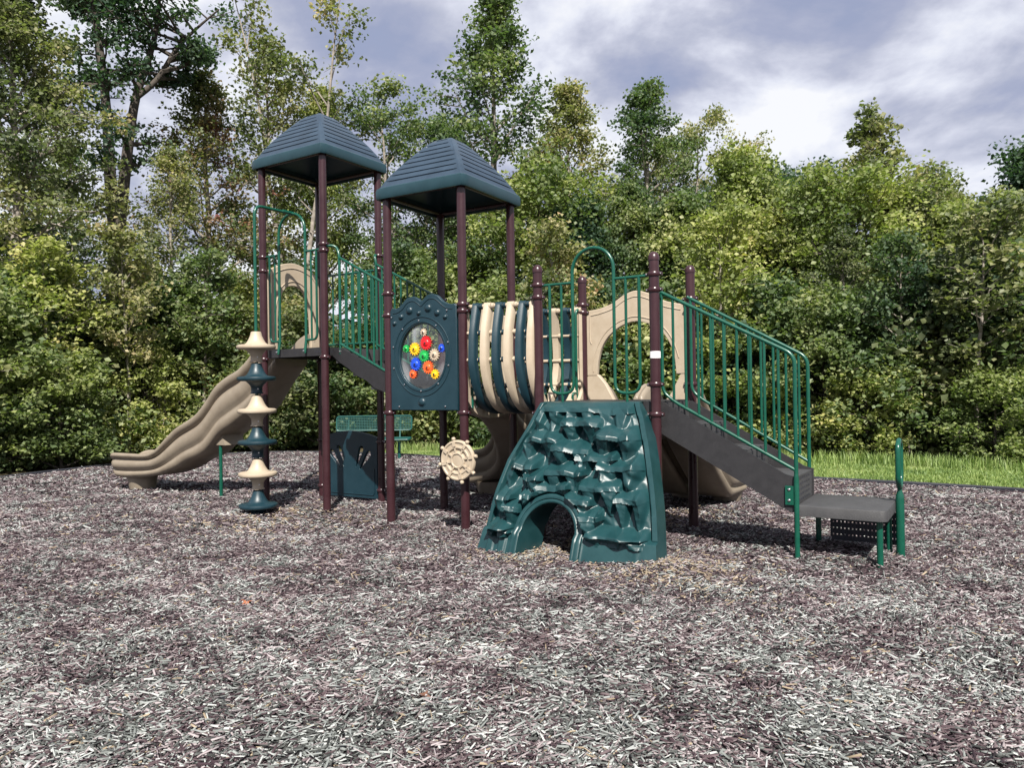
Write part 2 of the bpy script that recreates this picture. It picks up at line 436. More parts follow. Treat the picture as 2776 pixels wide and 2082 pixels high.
def chips(xs_, ys_, lmin, lmax, wmin, wmax, boxy):
    n = len(xs_); yaw = rg.normal(.15, .75, n) + smooth_noise(xs_, ys_, 2.5, 3) * .8 + (rg.random(n) < .25) * rg.uniform(0, PI, n)
    ex, ey, ez = rotm(yaw, rg.normal(0, .30, n), rg.normal(0, .50, n))
    l = lmin + (lmax - lmin) * rg.random(n) ** 2.2; w_ = rg.uniform(wmin, wmax, n); h_ = w_ * rg.uniform(.25, .55, n)
    c = np.stack([xs_, ys_, gz(xs_, ys_) + rg.uniform(-.004, .026, n)], 1)
    L2, W2, H2 = (q[:, None] for q in (l / 2, w_ / 2, h_))
    tp = rg.uniform(.35, 1, n)[:, None]; tp2 = rg.uniform(.35, 1, n)[:, None]
    if boxy:
        V = np.stack([c - ex * L2 - ey * W2 * tp, c + ex * L2 - ey * W2 * tp2, c + ex * L2 + ey * W2 * tp2, c - ex * L2 + ey * W2 * tp,
                      c - ex * L2 * .95 - ey * W2 * .7 * tp + ez * H2, c + ex * L2 * .95 - ey * W2 * .7 * tp2 + ez * H2, c + ex * L2 * .95 + ey * W2 * .7 * tp2 + ez * H2, c - ex * L2 * .95 + ey * W2 * .7 * tp + ez * H2], 1)
        F = np.array([[4, 5, 6, 7], [0, 1, 5, 4], [1, 2, 6, 5], [2, 3, 7, 6], [3, 0, 4, 7]]); kv = 8
    else:
        V = np.stack([c - ex * L2 - ey * W2 * tp, c + ex * L2 - ey * W2 * tp2, c + ex * L2 + ez * H2, c - ex * L2 + ez * H2, c + ex * L2 + ey * W2 * tp2, c - ex * L2 + ey * W2 * tp], 1)
        F = np.array([[0, 1, 2, 3], [3, 2, 4, 5]]); kv = 6
    F4 = (np.arange(n)[:, None, None] * kv + F[None]).reshape(-1, 4)
    big = smooth_noise(xs_, ys_, 1.7, 11); sm = smooth_noise(xs_, ys_, .45, 12); md = smooth_noise(xs_, ys_, .9, 14)
    near = np.clip((6.0 - ys_) / 3.2, 0, 1)
    lt = np.clip(rg.beta(1.0, 1.3, n) + big * .14 + sm * .22 + near * .05 + .05, 0, 1)
    grey = rg.random(n) < np.clip(.26 + near * .36 + md * .55 + sm * .2, .06, .92)
    tt = np.where(grey, .452 + lt * .45, lt * .443)
    fresh = (np.exp(-((xs_ - 1.2) ** 2 + (ys_ - 5.75) ** 2) / .25) * .38 + np.exp(-((xs_ + 2.5) ** 2 + (ys_ - 8.3) ** 2) / .5) * .25 + np.exp(-((xs_ - .2) ** 2 + (ys_ - 6.6) ** 2) / .2) * .4
             + np.exp(-((xs_ - 1.7) ** 2 + (ys_ - 8.2) ** 2) / .3) * .35 + .014 + .05 * (smooth_noise(xs_, ys_, .35, 21) > .42))
    isf = rg.random(n) < fresh; tt = np.where(isf, rg.uniform(.94, 1, n), tt)
    return V.reshape(-1, 3), F4, np.repeat(tt, len(F))


def scat(y0, y1, dens, margin=1.5, xmax=12):
    parts = []
    for ya in np.arange(y0, y1, .5):
        yb = min(y1, ya + .5); hx = min(xmax, .70 * yb + margin); n = int(dens * (yb - ya) * 2 * hx)
        parts.append(np.stack([rg.uniform(-hx, hx, n), rg.uniform(ya, yb, n)], 1))
    P_ = np.concatenate(parts); ok = inside(P_[:, 0], P_[:, 1], BORDER); return P_[ok, 0], P_[ok, 1]


# the chip cover, denser and finer near the viewer
VV, FF, TT = [], [], []; off = 0
for (y0, y1, d, a, b_, c, d_, bx) in [(1.9, 3.6, 7500, .016, .075, .0035, .0125, True), (3.6, 5.4, 6400, .018, .080, .004, .013, True), (5.4, 7.5, 4000, .020, .085, .005, .014, True), (7.5, 10.5, 2100, .025, .10, .007, .018, False), (10.5, 17.5, 1000, .04, .12, .010, .024, False)]:
    x_, y_ = scat(y0, y1, d); v_, f_, t_ = chips(x_, y_, a, b_, c, d_, bx)
    VV.append(v_); FF.append(f_ + off); TT.append(t_); off += len(v_)
co_ = batch('wood_chips', np.concatenate(VV), np.concatenate(FF), CH, np.concatenate(TT)); tag(co_, kind='stuff')
print('chips', off)
for _i, (fx, fy, lb) in enumerate([(-1.78, 5.05, 'orange dead leaf lying alone on the open wood chips before the tower'), (-.42, 3.42, 'small rust coloured dead leaf lying close to the camera on the chips')]):
    f = MB(); P_ = [(math.cos(a) * r_ * .034, math.sin(a) * r_ * .026, .012 * math.cos(2 * a) + .02) for a, r_ in zip(np.arange(12) * PI / 6, [1.3, .55] * 6)]
    f.add([(0, 0, .022)] + P_, [(0, 1 + i, 1 + (i + 1) % 12) for i in range(12)])
    o = f.build('fallen_leaf', mat('dead_leaf', (.26, .09, .04) if _i == 0 else (.13, .06, .035), .7), origin=(0, 0, 0), smooth=False); o.location = (fx, fy, float(gz(fx, fy)) + .008); o.rotation_euler = (.2, .1, _i * 1.3)
    tag(o, lb, 'leaf')

# ------------------------------------------------------------------ the play structure
PS = empty('playground_structure', ROOT0.tolist())
tag(PS, 'large playset with two peaked teal roofs, maroon posts and tan slides on wood chips', 'play structure')
H_T3 = 2.50
posts = {'A': (0, 0, 0, 4.12), 'B': (0, 1, 0, 4.12), 'C': (0, 1, 1, 4.12), 'D': (0, 0, 1, 4.12),
         'P2': (1, 0, 0, 3.40), 'P3': (1, 1, 0, 3.40), 'P6': (1, 1, 1, 3.40), 'P5': (1, 0, 1, 3.40),
         'P7': (2, 0, 0, H_T3), 'P9': (2, 1, 0, H_T3), 'P10': (2, 1, 1, H_T3), 'P8': (2, 0, 1, H_T3)}
clampz = {'A': (3.033, 2.866, 1.795), 'B': (3.079, 3.005, 1.79), 'C': (3.07, 2.90, 1.79, .76, .16), 'D': (2.9, 1.79, .76, .16), 'P2': (2.399, 2.175, 1.17), 'P3': (2.229, 2.164, 1.174, .72),
          'P6': (2.22, 1.17), 'P5': (2.42, 1.17), 'P7': (2.369, 2.254, 1.17), 'P8': (2.257, 2.177, 1.17), 'P9': (2.369, 2.234, 1.422, 1.165), 'P10': (2.239, 1.421, 1.165)}
PP = {}
for kx, (ti, i, j, hh) in posts.items():
    c = L(ti, i * TW[ti][3], j * TW[ti][4]); PP[kx] = c
    p = MB()
    prof = [(.0445, -.15), (.0445, hh)]
    if ti == 2: prof = [(.0445, -.15), (.0445, hh - .012)]
    p.lathe(c, prof, 24); po = p.build('post', PURP, PS)
    if ti == 2:
        p = MB(); p.lathe(c, [(.0445, hh - .012), (.0495, hh - .012), (.050, hh), (.048, hh + .022), (.038, hh + .045), (.02, hh + .060), (.004, hh + .064)], 24); p.build('post_cap', PURP, po)
    for z in clampz[kx]:
        q = MB(); q.lathe(c, [(.046, z - .022), (.053, z - .019), (.059, z - .008), (.059, z + .008), (.053, z + .019), (.046, z + .022)], 24)
        for s_ in (-1, 1):
            d = UV(ti)[0] * s_; q.tube([c + UP * z + d * .05, c + UP * z + d * .074], .016, 8)
        co2 = q.build('clamp', PURP, po)
        for s_ in (-1, 1):
            q = MB(); d = UV(ti)[0] * s_; e_ = -UV(ti)[1]; q.lathe(c + UP * z + d * .064 + e_ * .016, [(.007, 0), (.006, .004), (.002, .006)], 8, (UV(ti)[0], UP, e_)); q.build('bolt', STEEL, co2)
    if kx == 'P9':
        q = MB(); an = np.linspace(-PI * .93, -PI * .07, 16); a0 = math.atan2(UV(2)[1][1], UV(2)[1][0])
        V = [c + np.array([math.cos(a) * .0465, math.sin(a) * .0465, z]) for z in (1.648, 1.706) for a in an]
        q.add(V, [(i_, i_ + 1, 17 + i_, 16 + i_) for i_ in range(15)]); q.build('sticker', WHITE, po)


def deck(ti, top, bot):
    au, av = TW[ti][3:]; d = MB(); u, v = UV(ti)
    d.box(L(ti, .035, .035, top - .012), u * (au - .07), v * (av - .07), UP * .012)
    dk = d.build('deck', VINYL, PS, smooth=False)
    for (a, b, l, ax) in [(.05, .02, au - .1, 0), (.05, av - .035, au - .1, 0), (.02, .05, av - .1, 1), (au - .035, .05, av - .1, 1)]:
        f_ = MB(); e1, e2 = (u, v) if ax == 0 else (v, u)
        f_.box(L(ti, a, b, bot), e1 * l, e2 * .015, UP * (top - bot + .003))
        s_ = MB(); side = -1 if (b < .1 and ax == 0) or (a < .1 and ax == 1) else 1
        base = L(ti, a, b, 0) + (e2 * .015 if side > 0 else 0)
        for q in (.07, .11, .15, .30, .5, .70, .85, .89, .93): s_.box(base + e1 * (l * q) + UP * ((top + bot) / 2 - .006), e1 * .022, e2 * side * .002, UP * .012)
        f_.pattern(s_).build('deck_fascia', VINYL, dk, smooth=False, mat2=BLACKR)
    return dk


deck(0, 1.905, 1.811); deck(1, 1.285, 1.195); deck(2, 1.272, 1.18)


# roofs --------------------------------------------------------------
def roof(ti, zb, zt, apex):
    au, av = TW[ti][3:]; u, v = UV(ti); c = L(ti, au / 2, av / 2); hu, hv = au / 2 + .085, av / 2 + .085
    H = apex - zt
    base = [(0, 1.0), (.03, .98), (.17, .90), (.33, .79), (.47, .68), (.61, .56), (.75, .435), (.88, .305), (.945, .215), (.985, .13), (1, .0)]
    hs = np.array([b[0] for b in base]); ws = np.array([b[1] for b in base])
    # stations: grooves at regular heights
    lev = []
    gro = np.linspace(.09, .90, 8)
    pts = sorted(set([0, .03] + list(np.linspace(.02, .99, 24)) + [1]))
    for gq in gro:
        pts += [gq - .0001, gq + .008, gq + .0190, gq + .030]
    pts = sorted(pts)
    ns = 21; hip = .105
    V = []; 
    def ring(w_, z, gd):
        out_ = []
        for sgn in range(4):
            for q in np.linspace(-1, 1, ns)[:-1]:
                a, b = q * w_, w_
                # rounded corner
                ex_ = abs(q); 
                rr = .10 * min(1, w_ * 2.2)
                k_ = max(0, (abs(a) * 1 - (w_ - rr)) / rr) if rr > 1e-6 else 0
                b = b - rr * (1 - math.sqrt(max(0, 1 - k_ ** 2))) * .45 if k_ > 0 else b
                dz = 0; inn = 0
                if gd and abs(a) * .5 < w_ * .5 - hip * .55: b -= .020; dz = -.006
                x_, y_ = [(a, -b), (b, a), (-a, b), (-b, -a)][sgn]
                out_.append(c + u * x_ * hu + v * y_ * hv + UP * (z + dz))
        return out_
    rows = [(1.0 - .03, zb, 0), (1.0, zb, 0), (1.012, zb + .02, 0), (1.012, zt - .03, 0), (1.0, zt - .006, 0), (.975, zt + .004, 0)]
    # smooth hips: each level
    for p_ in pts:
        w_ = float(np.interp(p_, hs, ws)) * .965
        gd = any(gq + .001 < p_ < gq + .02 for gq in gro)
        rows.append((w_, zt + .008 + H * p_, gd))
    # inner surface
    V = []
    rows_in = [(.97, zb, 0), (.94, zt, 0), (.6, zt + H * .36, 0), (.05, zt + H * .8, 0)]
    for r_ in rows: V += ring(*r_)
    m_ = 4 * (ns - 1); k_ = len(rows)
    F = [(i * m_ + j, i * m_ + (j + 1) % m_, (i + 1) * m_ + (j + 1) % m_, (i + 1) * m_ + j) for i in range(k_ - 1) for j in range(m_)]
    b0 = len(V)
    for r_ in rows_in: V += ring(*r_)
    F += [(b0 + i * m_ + j, b0 + (i + 1) * m_ + j, b0 + (i + 1) * m_ + (j + 1) % m_, b0 + i * m_ + (j + 1) % m_) for i in range(3) for j in range(m_)]
    F.append(tuple(b0 + 3 * m_ + j for j in range(m_))[::-1])
    F += [(j, b0 + j, b0 + (j + 1) % m_, (j + 1) % m_) for j in range(m_)]
    g_ = MB(); g_.add(V, F); ro = g_.build('roof', TEALR, PS, angle=26); ro.data.materials.append(TEALB)
    for p__ in ro.data.polygons:
        if p__.center.z < zt + .012 or p__.index >= (k_ - 1) * m_: p__.material_index = 1
    f_ = MB()
    z = zb + .03
    for (a, b) in [((0, 0), (1, 0)), ((1, 0), (1, 1)), ((1, 1), (0, 1)), ((0, 1), (0, 0))]:
        f_.tube([L(ti, a[0] * au, a[1] * av, z), L(ti, b[0] * au, b[1] * av, z)], .02, 8)
    f_.build('roof_frame', PURP, ro)
    return ro


roof(0, 4.10, 4.215, 4.79); roof(1, 3.37, 3.485, 4.04)


# rails ---------------------------------------------------------------
def pipe(name, P, r, parent, rad=.05, n=12, m_=None):
    q = MB(); q.tube(fil(P, rad) if rad else P, r, n); return q.build(name, m_ or GREEN, parent, angle=50)


def arc(t_, c, rad, z, v_, n=16):
    return [L(t_, c - rad * math.cos(a), v_, z + rad * math.sin(a)) for a in np.linspace(0, PI, n)]


def bolts(P, parent, nrm, r=.010):
    nrm = nrm / np.linalg.norm(nrm); ex = np.cross(nrm, UP); ex /= np.linalg.norm(ex); ez = np.cross(ex, nrm)
    for p_ in P: q = MB(); q.lathe(p_, [(r, 0), (r * .9, r * .35), (r * .5, r * .6)], 10, (ex, ez, nrm)); q.build('bolt', STEEL, parent)


def railset(): 
    return None


# tower 1 front: ladder-arch rail over the pod climber
R1 = pipe('arch_rail', [L(0, .283, -.03, 1.845), L(0, .289, -.0, 2.0)] + arc(0, .513, .224, 3.275, 0) + [L(0, .737, 0, 2.0), L(0, .742, -.03, 1.845)], .0165, PS, 0)
pipe('top_rail', [L(0, .05, 0, 3.033), L(0, .289, 0, 3.033)], .014, R1, 0); pipe('top_rail', [L(0, .737, 0, 3.03), L(0, .99, 0, 3.03)], .014, R1, 0)
pipe('side_loop', [L(0, .12, 0, 3.03), L(0, .12, 0, 2.0), L(0, .289, 0, 2.0)], .0135, R1, .07); pipe('baluster', [L(0, .212, 0, 3.03), L(0, .212, 0, 2.0)], .012, R1, 0)
pipe('side_loop', [L(0, .918, 0, 3.03), L(0, .918, 0, 2.0), L(0, .737, 0, 2.0)], .0135, R1, .07); pipe('baluster', [L(0, .830, 0, 3.03), L(0, .830, 0, 2.0)], .012, R1, 0)
bolts([L(0, .283, -.048, 1.87), L(0, .742, -.048, 1.87)], R1, -UV(0)[1], .014)
# tower 1 back and far rails
u0, v0 = UV(0)
BR = pipe('barrier_rail', [L(0, .05, .9157, 2.9), L(0, .99, .9157, 2.9)], .015, PS, 0)
pipe('bottom_rail', [L(0, .05, .9157, 2.0), L(0, .99, .9157, 2.0)], .014, BR, 0)
for i in range(8): pipe('baluster', [L(0, .13 + i * .111, .9157, 2.0), L(0, .13 + i * .111, .9157, 2.9)], .0115, BR, 0)

# pod climber ---------------------------------------------------------------
ax = L(0, .513, -.53)
SPC = pipe('climber_pole', [L(0, .513, 0, 3.50), L(0, .513, -.53, 3.50), L(0, .513, -.53, -.1)], .0175, PS, .11, 14)
q = MB(); q.tube([L(0, .513, .02, 3.505), L(0, .513, -.13, 3.505)], .023, 12); q.build('sleeve', GREEN, SPC)
for i, z in enumerate([1.907, 1.553, 1.192, .842, .486, .134]):
    q = MB(); q.lathe(ax + UP * z, [(.075, -.168), (.060, -.150), (.061, -.10), (.072, -.075), (.100, -.045), (.118, -.028), (.196, -.026), (.208, -.018), (.212, 0), (.208, .016), (.19, .024), (.125, .030), (.102, .050), (.082, .085), (.065, .125), (.056, .168), (.048, .172)], 36)
    po = q.build('pod_step', BEIGE if i % 2 == 0 else TEALD, SPC, angle=50)
    bolts([ax + UP * (z - .115) + UV(0)[0] * .055 - UV(0)[1] * .028], po, np.array([.3, -1, 0.]), .008)


# slides ---------------------------------------------------------------
HALF = [(-.215, -.42), (-.248, -.40), (-.270, -.36), (-.262, -.325), (-.240, -.300), (-.244, -.288), (-.276, -.262), (-.300, -.215), (-.300, -.165), (-.280, -.125), (-.256, -.106), (-.256, -.097), (-.284, -.084), (-.312, -.065), (-.324, -.035), (-.314, -.006), (-.288, .004), (-.264, -.008), (-.252, -.05), (-.242, -.13), (-.225, -.20), (-.185, -.245), (-.10, -.265)]
PROF = HALF + [(-x, z) for x, z in HALF[::-1]]


def sweep_slide(name, secs, prof, material, parent, wid=1.0):
    """secs: (centre xy, lateral unit vector, rim z, height scale, width scale)"""
    V = []; k = len(prof)
    for (c, n_, zr, hs_, ws_) in secs:
        for (x, z) in prof: V.append([c[0] + n_[0] * x * wid * ws_, c[1] + n_[1] * x * wid * ws_, zr + z * hs_])
    F = []; s_ = len(secs)
    for i in range(s_ - 1):
        for j in range(k):
            j2 = (j + 1) % k; F.append((i * k + j, (i + 1) * k + j, (i + 1) * k + j2, i * k + j2))
    F += [tuple(range(k)), tuple((s_ - 1) * k + j for j in range(k))[::-1]]
    g_ = MB(); g_.add(V, F); return g_.build(name, material, parent, angle=60)


# slide 1: double wave, off the left side of tower 1
rim = spline([(0, 2.14), (-.15, 2.09), (-.30, 1.97), (-.46, 1.82), (-.66, 1.69), (-.90, 1.60), (-1.12, 1.48), (-1.33, 1.28), (-1.53, 1.12), (-1.76, 1.015), (-2.0, .915), (-2.21, .785), (-2.42, .64), (-2.6, .562), (-2.8, .535), (-3.15, .532), (-3.49, .53), (-3.59, .52), (-3.65, .50), (-3.69, .46)], 4)
bot = spline([(0, 1.72), (-.3, 1.42), (-.5, 1.20), (-.75, 1.05), (-.95, .95), (-1.2, .83), (-1.45, .62), (-1.64, .53), (-1.9, .45), (-2.15, .345), (-2.575, .235), (-3.15, .175), (-3.51, .165), (-3.63, .20), (-3.71, .30)], 4)
u0, v0 = UV(0); secs = []
for a, zr in rim:
    zb_ = float(np.interp(-a, -bot[:, 0], bot[:, 1])); ws_ = 1 - .25 * max(0, (-a - 3.52) / .17) ** 2
    if a > -3.57: zb_ = min(zb_, zr - .30)
    secs.append((L(0, a, .425)[:2], v0[:2], zr, (zr - zb_) / .42, ws_))
S1 = sweep_slide('wave_slide', secs, PROF, TAN, PS, .98)
q = MB()
for (z, w_, l_) in [(.24, .21, .30), (.12, .18, .26), (-.06, .15, .22)]:
    q.v.append(np.array([L(0, -3.27 + a * l_, .425 + b * w_, z) for a, b in [(math.cos(t_) * (1 if abs(math.cos(t_)) < .7 else .95), math.sin(t_)) for t_ in np.arange(24) * PI / 12]])); q.n += 24
q.f = [(i * 24 + j, (i + 1) * 24 + j, (i + 1) * 24 + (j + 1) % 24, i * 24 + (j + 1) % 24) for i in range(2) for j in range(24)] + [tuple(48 + j for j in range(24))]
q.build('slide_foot', TAN, S1, angle=50)
q = MB(); bz = .70
q.add([L(0, -1.28 + a, .43 + b, z) for z, s_ in ((bz, 1.0), (bz + .17, .45)) for a, b in ((-.13 * s_, -.16), (.15 * s_, -.16), (.15 * s_, .16), (-.13 * s_, .16))], [(0, 3, 2, 1), (0, 1, 5, 4), (1, 2, 6, 5), (2, 3, 7, 6), (3, 0, 4, 7), (4, 5, 6, 7)])
q.build('leg_bracket', TAN, S1)
pipe('support_leg', [L(0, -1.26, .30, bz + .02), L(0, -1.26, .30, -.1)], .023, S1, 0)
# entry arch of slide 1
u0, v0 = UV(0)


def arch_panel(ti, o, ex, outline, inner, name='slide_arch', groove=None, ln=None):
    return panel(name, outline, inner, .045, o, ex, UP, BEIGE, PS, .012)


outl = [(.05, 1.93), (.05, 2.86)] + [tuple(p_) for p_ in spline([(.06, 2.88), (.15, 2.925), (.30, 2.985), (.46, 3.012), (.62, 2.985), (.77, 2.925), (.86, 2.88)], 5)] + [(.87, 2.86), (.87, 1.93),
        (.745, 1.93)] + [tuple(p_) for p_ in spline([(.745, 2.05), (.74, 2.3), (.715, 2.48), (.65, 2.65), (.57, 2.72), (.465, 2.74), (.36, 2.72), (.28, 2.65), (.215, 2.48), (.19, 2.3), (.185, 2.05)], 4)] + [(.185, 1.93)]
A1 = panel('slide_arch', outl, [], .05, L(0, .0, 0), v0, UP, BEIGE, S1, .012)
q = MB(); q.tube([L(0, .028, p_[0], p_[1]) for p_ in spline([(.10, 2.80), (.18, 2.875), (.31, 2.93), (.46, 2.955), (.62, 2.93), (.75, 2.875), (.82, 2.80)], 6)], .006, 6)
q.tube([L(0, .028, p_[0], p_[1]) for p_ in spline([(.145, 2.05), (.15, 2.3), (.178, 2.5), (.25, 2.69), (.35, 2.765), (.465, 2.79), (.58, 2.765), (.68, 2.69), (.755, 2.5), (.78, 2.3), (.785, 2.05)], 5)], .006, 6); q.build('moulded_rib', BEIGE, A1)

# slide 3: double slide off the back of tower 3
u2, v2 = UV(2)
for cu in (.325, .840):
    rm = spline([(.96, 1.30), (1.08, 1.38), (1.25, 1.43), (1.45, 1.34), (1.65, 1.17), (2.0, .90), (2.3, .68), (2.6, .50), (2.85, .44), (3.1, .42), (3.2, .40), (3.26, .36)], 4)
    secs = [(L(2, cu, b)[:2], u2[:2], z, (min(.42, z - .11) if b < 3.2 else .28) / .42 , 1 - .3 * max(0, (b - 3.1) / .16) ** 2) for b, z in rm]
    S3 = sweep_slide('straight_slide', secs, PROF, TAN, PS, .80)
    q = MB(); cc = L(2, cu, 3.02)
    q.lathe(cc, [(.13, -.06), (.16, .0), (.20, .18)], 20); q.build('slide_foot', TAN, S3)
o3 = [(.05, 1.53), (.05, 2.175)] + [tuple(p_) for p_ in spline([(.07, 2.19), (.20, 2.205), (.34, 2.25), (.46, 2.32), (.55, 2.352), (.60, 2.356), (.66, 2.345), (.75, 2.31), (.88, 2.24), (1.0, 2.205), (1.08, 2.19)], 5)] + [(1.108, 2.175), (1.108, 1.53),
      (1.01, 1.53)] + [tuple(p_) for p_ in spline([(1.0, 1.66), (.96, 1.80), (.88, 1.93), (.76, 2.02), (.62, 2.06), (.58, 2.062), (.52, 2.055), (.40, 2.01), (.28, 1.92), (.20, 1.80), (.16, 1.66)], 5)] + [(.148, 1.53)]
A3 = panel('slide_arch', o3, [], .05, L(2, 0, .94), u2, UP, BEIGE, PS, .012)
q = MB()
for P_ in ([(.10, 1.85), (.085, 1.9), (.085, 2.12), (.11, 2.145), (.20, 2.16), (.34, 2.20), (.46, 2.27), (.55, 2.302), (.60, 2.306), (.66, 2.297), (.75, 2.262), (.88, 2.192), (1.0, 2.157), (1.06, 2.145)],
           [(.115, 1.56), (.125, 1.68), (.17, 1.83), (.26, 1.96), (.39, 2.055), (.52, 2.10), (.58, 2.107), (.64, 2.10), (.77, 2.06), (.90, 1.965), (.985, 1.83), (1.035, 1.68)]):
    q.tube([L(2, p_[0], .914, p_[1]) for p_ in spline(P_, 5)], .006, 6)
q.build('moulded_rib', BEIGE, A3)
# entry cheeks of the double slide below the arch
for nm, pts_ in (('slide_cheek', [(.035, 1.27), (.045, 1.44), (.04, 1.50), (.06, 1.525), (.155, 1.525), (.19, 1.49), (.24, 1.43), (.29, 1.34), (.325, 1.27)]),
                 ('slide_cheek', [(.90, 1.27), (.96, 1.34), (1.0, 1.42), (1.04, 1.49), (1.06, 1.53), (1.12, 1.525), (1.12, 1.27)])):
    panel(nm, pts_, [], .07, L(2, 0, .955), u2, UP, BEIGE, A3, .012)

# slide 2: curls left from the back of tower 2
u1, v1 = UV(1); secs = []; st0 = L(1, .56, .93)[:2]
path = [(st0, 0.0)]
hd = math.atan2(v1[1], v1[0]); p_ = np.array(st0); tot = 0
for i in range(38):
    stp = .062
    if i > 6: hd += stp / 1.15
    p_ = p_ + stp * np.array([math.cos(hd), math.sin(hd)]); tot += stp; path.append((p_.copy(), tot))
hd = math.atan2(v1[1], v1[0])
for i, (pp, s_) in enumerate(path):
    a, b = path[max(0, i - 1)][0], path[min(len(path) - 1, i + 1)][0]; d = (b - a) / np.linalg.norm(b - a); nrm = np.array([d[1], -d[0]])
    z = float(np.interp(s_, [0, .25, .5, .9, 1.3, 1.7, 2.1, 2.36], [1.54, 1.48, 1.30, 1.02, .80, .64, .57, .55]))
    secs.append((pp, nrm, z, 1.0 if s_ < 2.15 else 1 - .3 * ((s_ - 2.15) / .2) ** 2, 1.0 if s_ < 2.15 else 1 - .15 * ((s_ - 2.15) / .2) ** 2))
S2 = sweep_slide('curved_slide', secs, PROF, TAN, PS, .95)
q = MB(); pe = path[-8][0]; q.lathe([pe[0], pe[1], 0], [(.15, -.06), (.18, .0), (.24, .18)], 20); q.build('slide_foot', TAN, S2)
o2 = [(.05, 1.30), (.05, 2.15)] + [tuple(p_) for p_ in spline([(.06, 2.17), (.2, 2.22), (.465, 2.29), (.73, 2.22), (.87, 2.17)], 5)] + [(.88, 2.15), (.88, 1.30), (.76, 1.30)] + \
     [tuple(p_) for p_ in spline([(.755, 1.6), (.72, 1.82), (.62, 1.96), (.465, 2.01), (.31, 1.96), (.21, 1.82), (.175, 1.6)], 5)] + [(.17, 1.30)]
panel('slide_arch', o2, [], .05, L(1, 0, .95), u1, UP, BEIGE, S2, .012)

# stair from tower 1 down to tower 2 -------------------------------------
NEAR = (PP['B'] + v0 * .10, PP['P2'] + v1 * .10); FAR = (PP['C'] - v0 * .10, PP['P5'] - v1 * .10)


def ln(seg, s_, z): p_ = seg[0] * (1 - s_) + seg[1] * s_; return np.array([p_[0], p_[1], z])


q = MB(); nst = 4
for i in range(3):
    s_a = .08 + .84 * i / 3; s_b = .08 + .84 * (i + 1) / 3; z = 1.905 - (i + 1) * .155
    q.add([ln(NEAR, s_a, z), ln(NEAR, s_b, z), ln(FAR, s_b, z), ln(FAR, s_a, z), ln(NEAR, s_a, z - .03), ln(NEAR, s_b, z - .03), ln(FAR, s_b, z - .03), ln(FAR, s_a, z - .03)],
          [(0, 1, 2, 3), (7, 6, 5, 4), (0, 4, 5, 1), (3, 2, 6, 7), (0, 3, 7, 4), (1, 5, 6, 2)])
    q.add([ln(NEAR, s_a, z), ln(FAR, s_a, z), ln(FAR, s_a, z + .15), ln(NEAR, s_a, z + .15)], [(0, 1, 2, 3)])
ST1 = q.build('stairs', VINYLT, PS, smooth=False)
for seg, sg in ((NEAR, -1), (FAR, 1)):
    q = MB(); d = v0 * .012 * sg
    top = [(.04, 1.90), (.16, 1.895), (1.0, 1.53)]; bt = [(1.0, 1.275), (.16, 1.70), (.04, 1.78)]
    # pressed steel skirt, the rail's wavy shadow shaped into its scalloped lower edge
    bt2 = [(1.0, 1.275), (.93, 1.335), (.88, 1.37), (.80, 1.40), (.70, 1.43), (.64, 1.47), (.58, 1.51), (.50, 1.54), (.42, 1.57), (.36, 1.61), (.28, 1.66), (.16, 1.72), (.04, 1.80)]
    P_ = [ln(seg, a, z) for a, z in top + bt2]; k_ = len(P_)
    q.add([p__ - d for p__ in P_] + [p__ + d for p__ in P_], [tuple(range(k_))[::-1], tuple(range(k_, 2 * k_))] + [(i, (i + 1) % k_, k_ + (i + 1) % k_, k_ + i) for i in range(k_)])
    q.build('stringer', VINYL, ST1, smooth=False)
RN = pipe('hand_rail', [PP['B'] + UP * 3.06 + u0 * .05, ln(NEAR, .10, 3.06), ln(NEAR, .155, 2.96), ln(NEAR, .16, 1.82)], .0165, ST1, .07)
pipe('top_rail', [ln(NEAR, .16, 2.915), ln(NEAR, .97, 2.48)], .0145, RN, 0); pipe('bottom_rail', [ln(NEAR, .16, 1.935), ln(NEAR, .97, 1.555)], .0145, RN, 0)
for s_ in (.27, .375, .48, .585, .69, .795, .895): pipe('baluster', [ln(NEAR, s_, 1.935 - (s_ - .16) * .469), ln(NEAR, s_, 2.915 - (s_ - .16) * .537)], .012, RN, 0)
bolts([ln(NEAR, .16, 1.85) - v0 * .016], RN, -v0, .012)
RF = pipe('hand_rail', [PP['C'] + UP * 3.07, ln(FAR, .02, 3.07), ln(FAR, .05, 2.98), ln(FAR, .05, 1.85)], .0165, ST1, .06)
pipe('top_rail', [ln(FAR, .05, 2.95), ln(FAR, .97, 2.47)], .0145, RF, 0); pipe('bottom_rail', [ln(FAR, .05, 1.96), ln(FAR, .97, 1.53)], .0145, RF, 0)
for i in range(8): s_ = .15 + i * .103; pipe('baluster', [ln(FAR, s_, 1.96 - (s_ - .05) * .467), ln(FAR, s_, 2.95 - (s_ - .05) * .521)], .012, RF, 0)

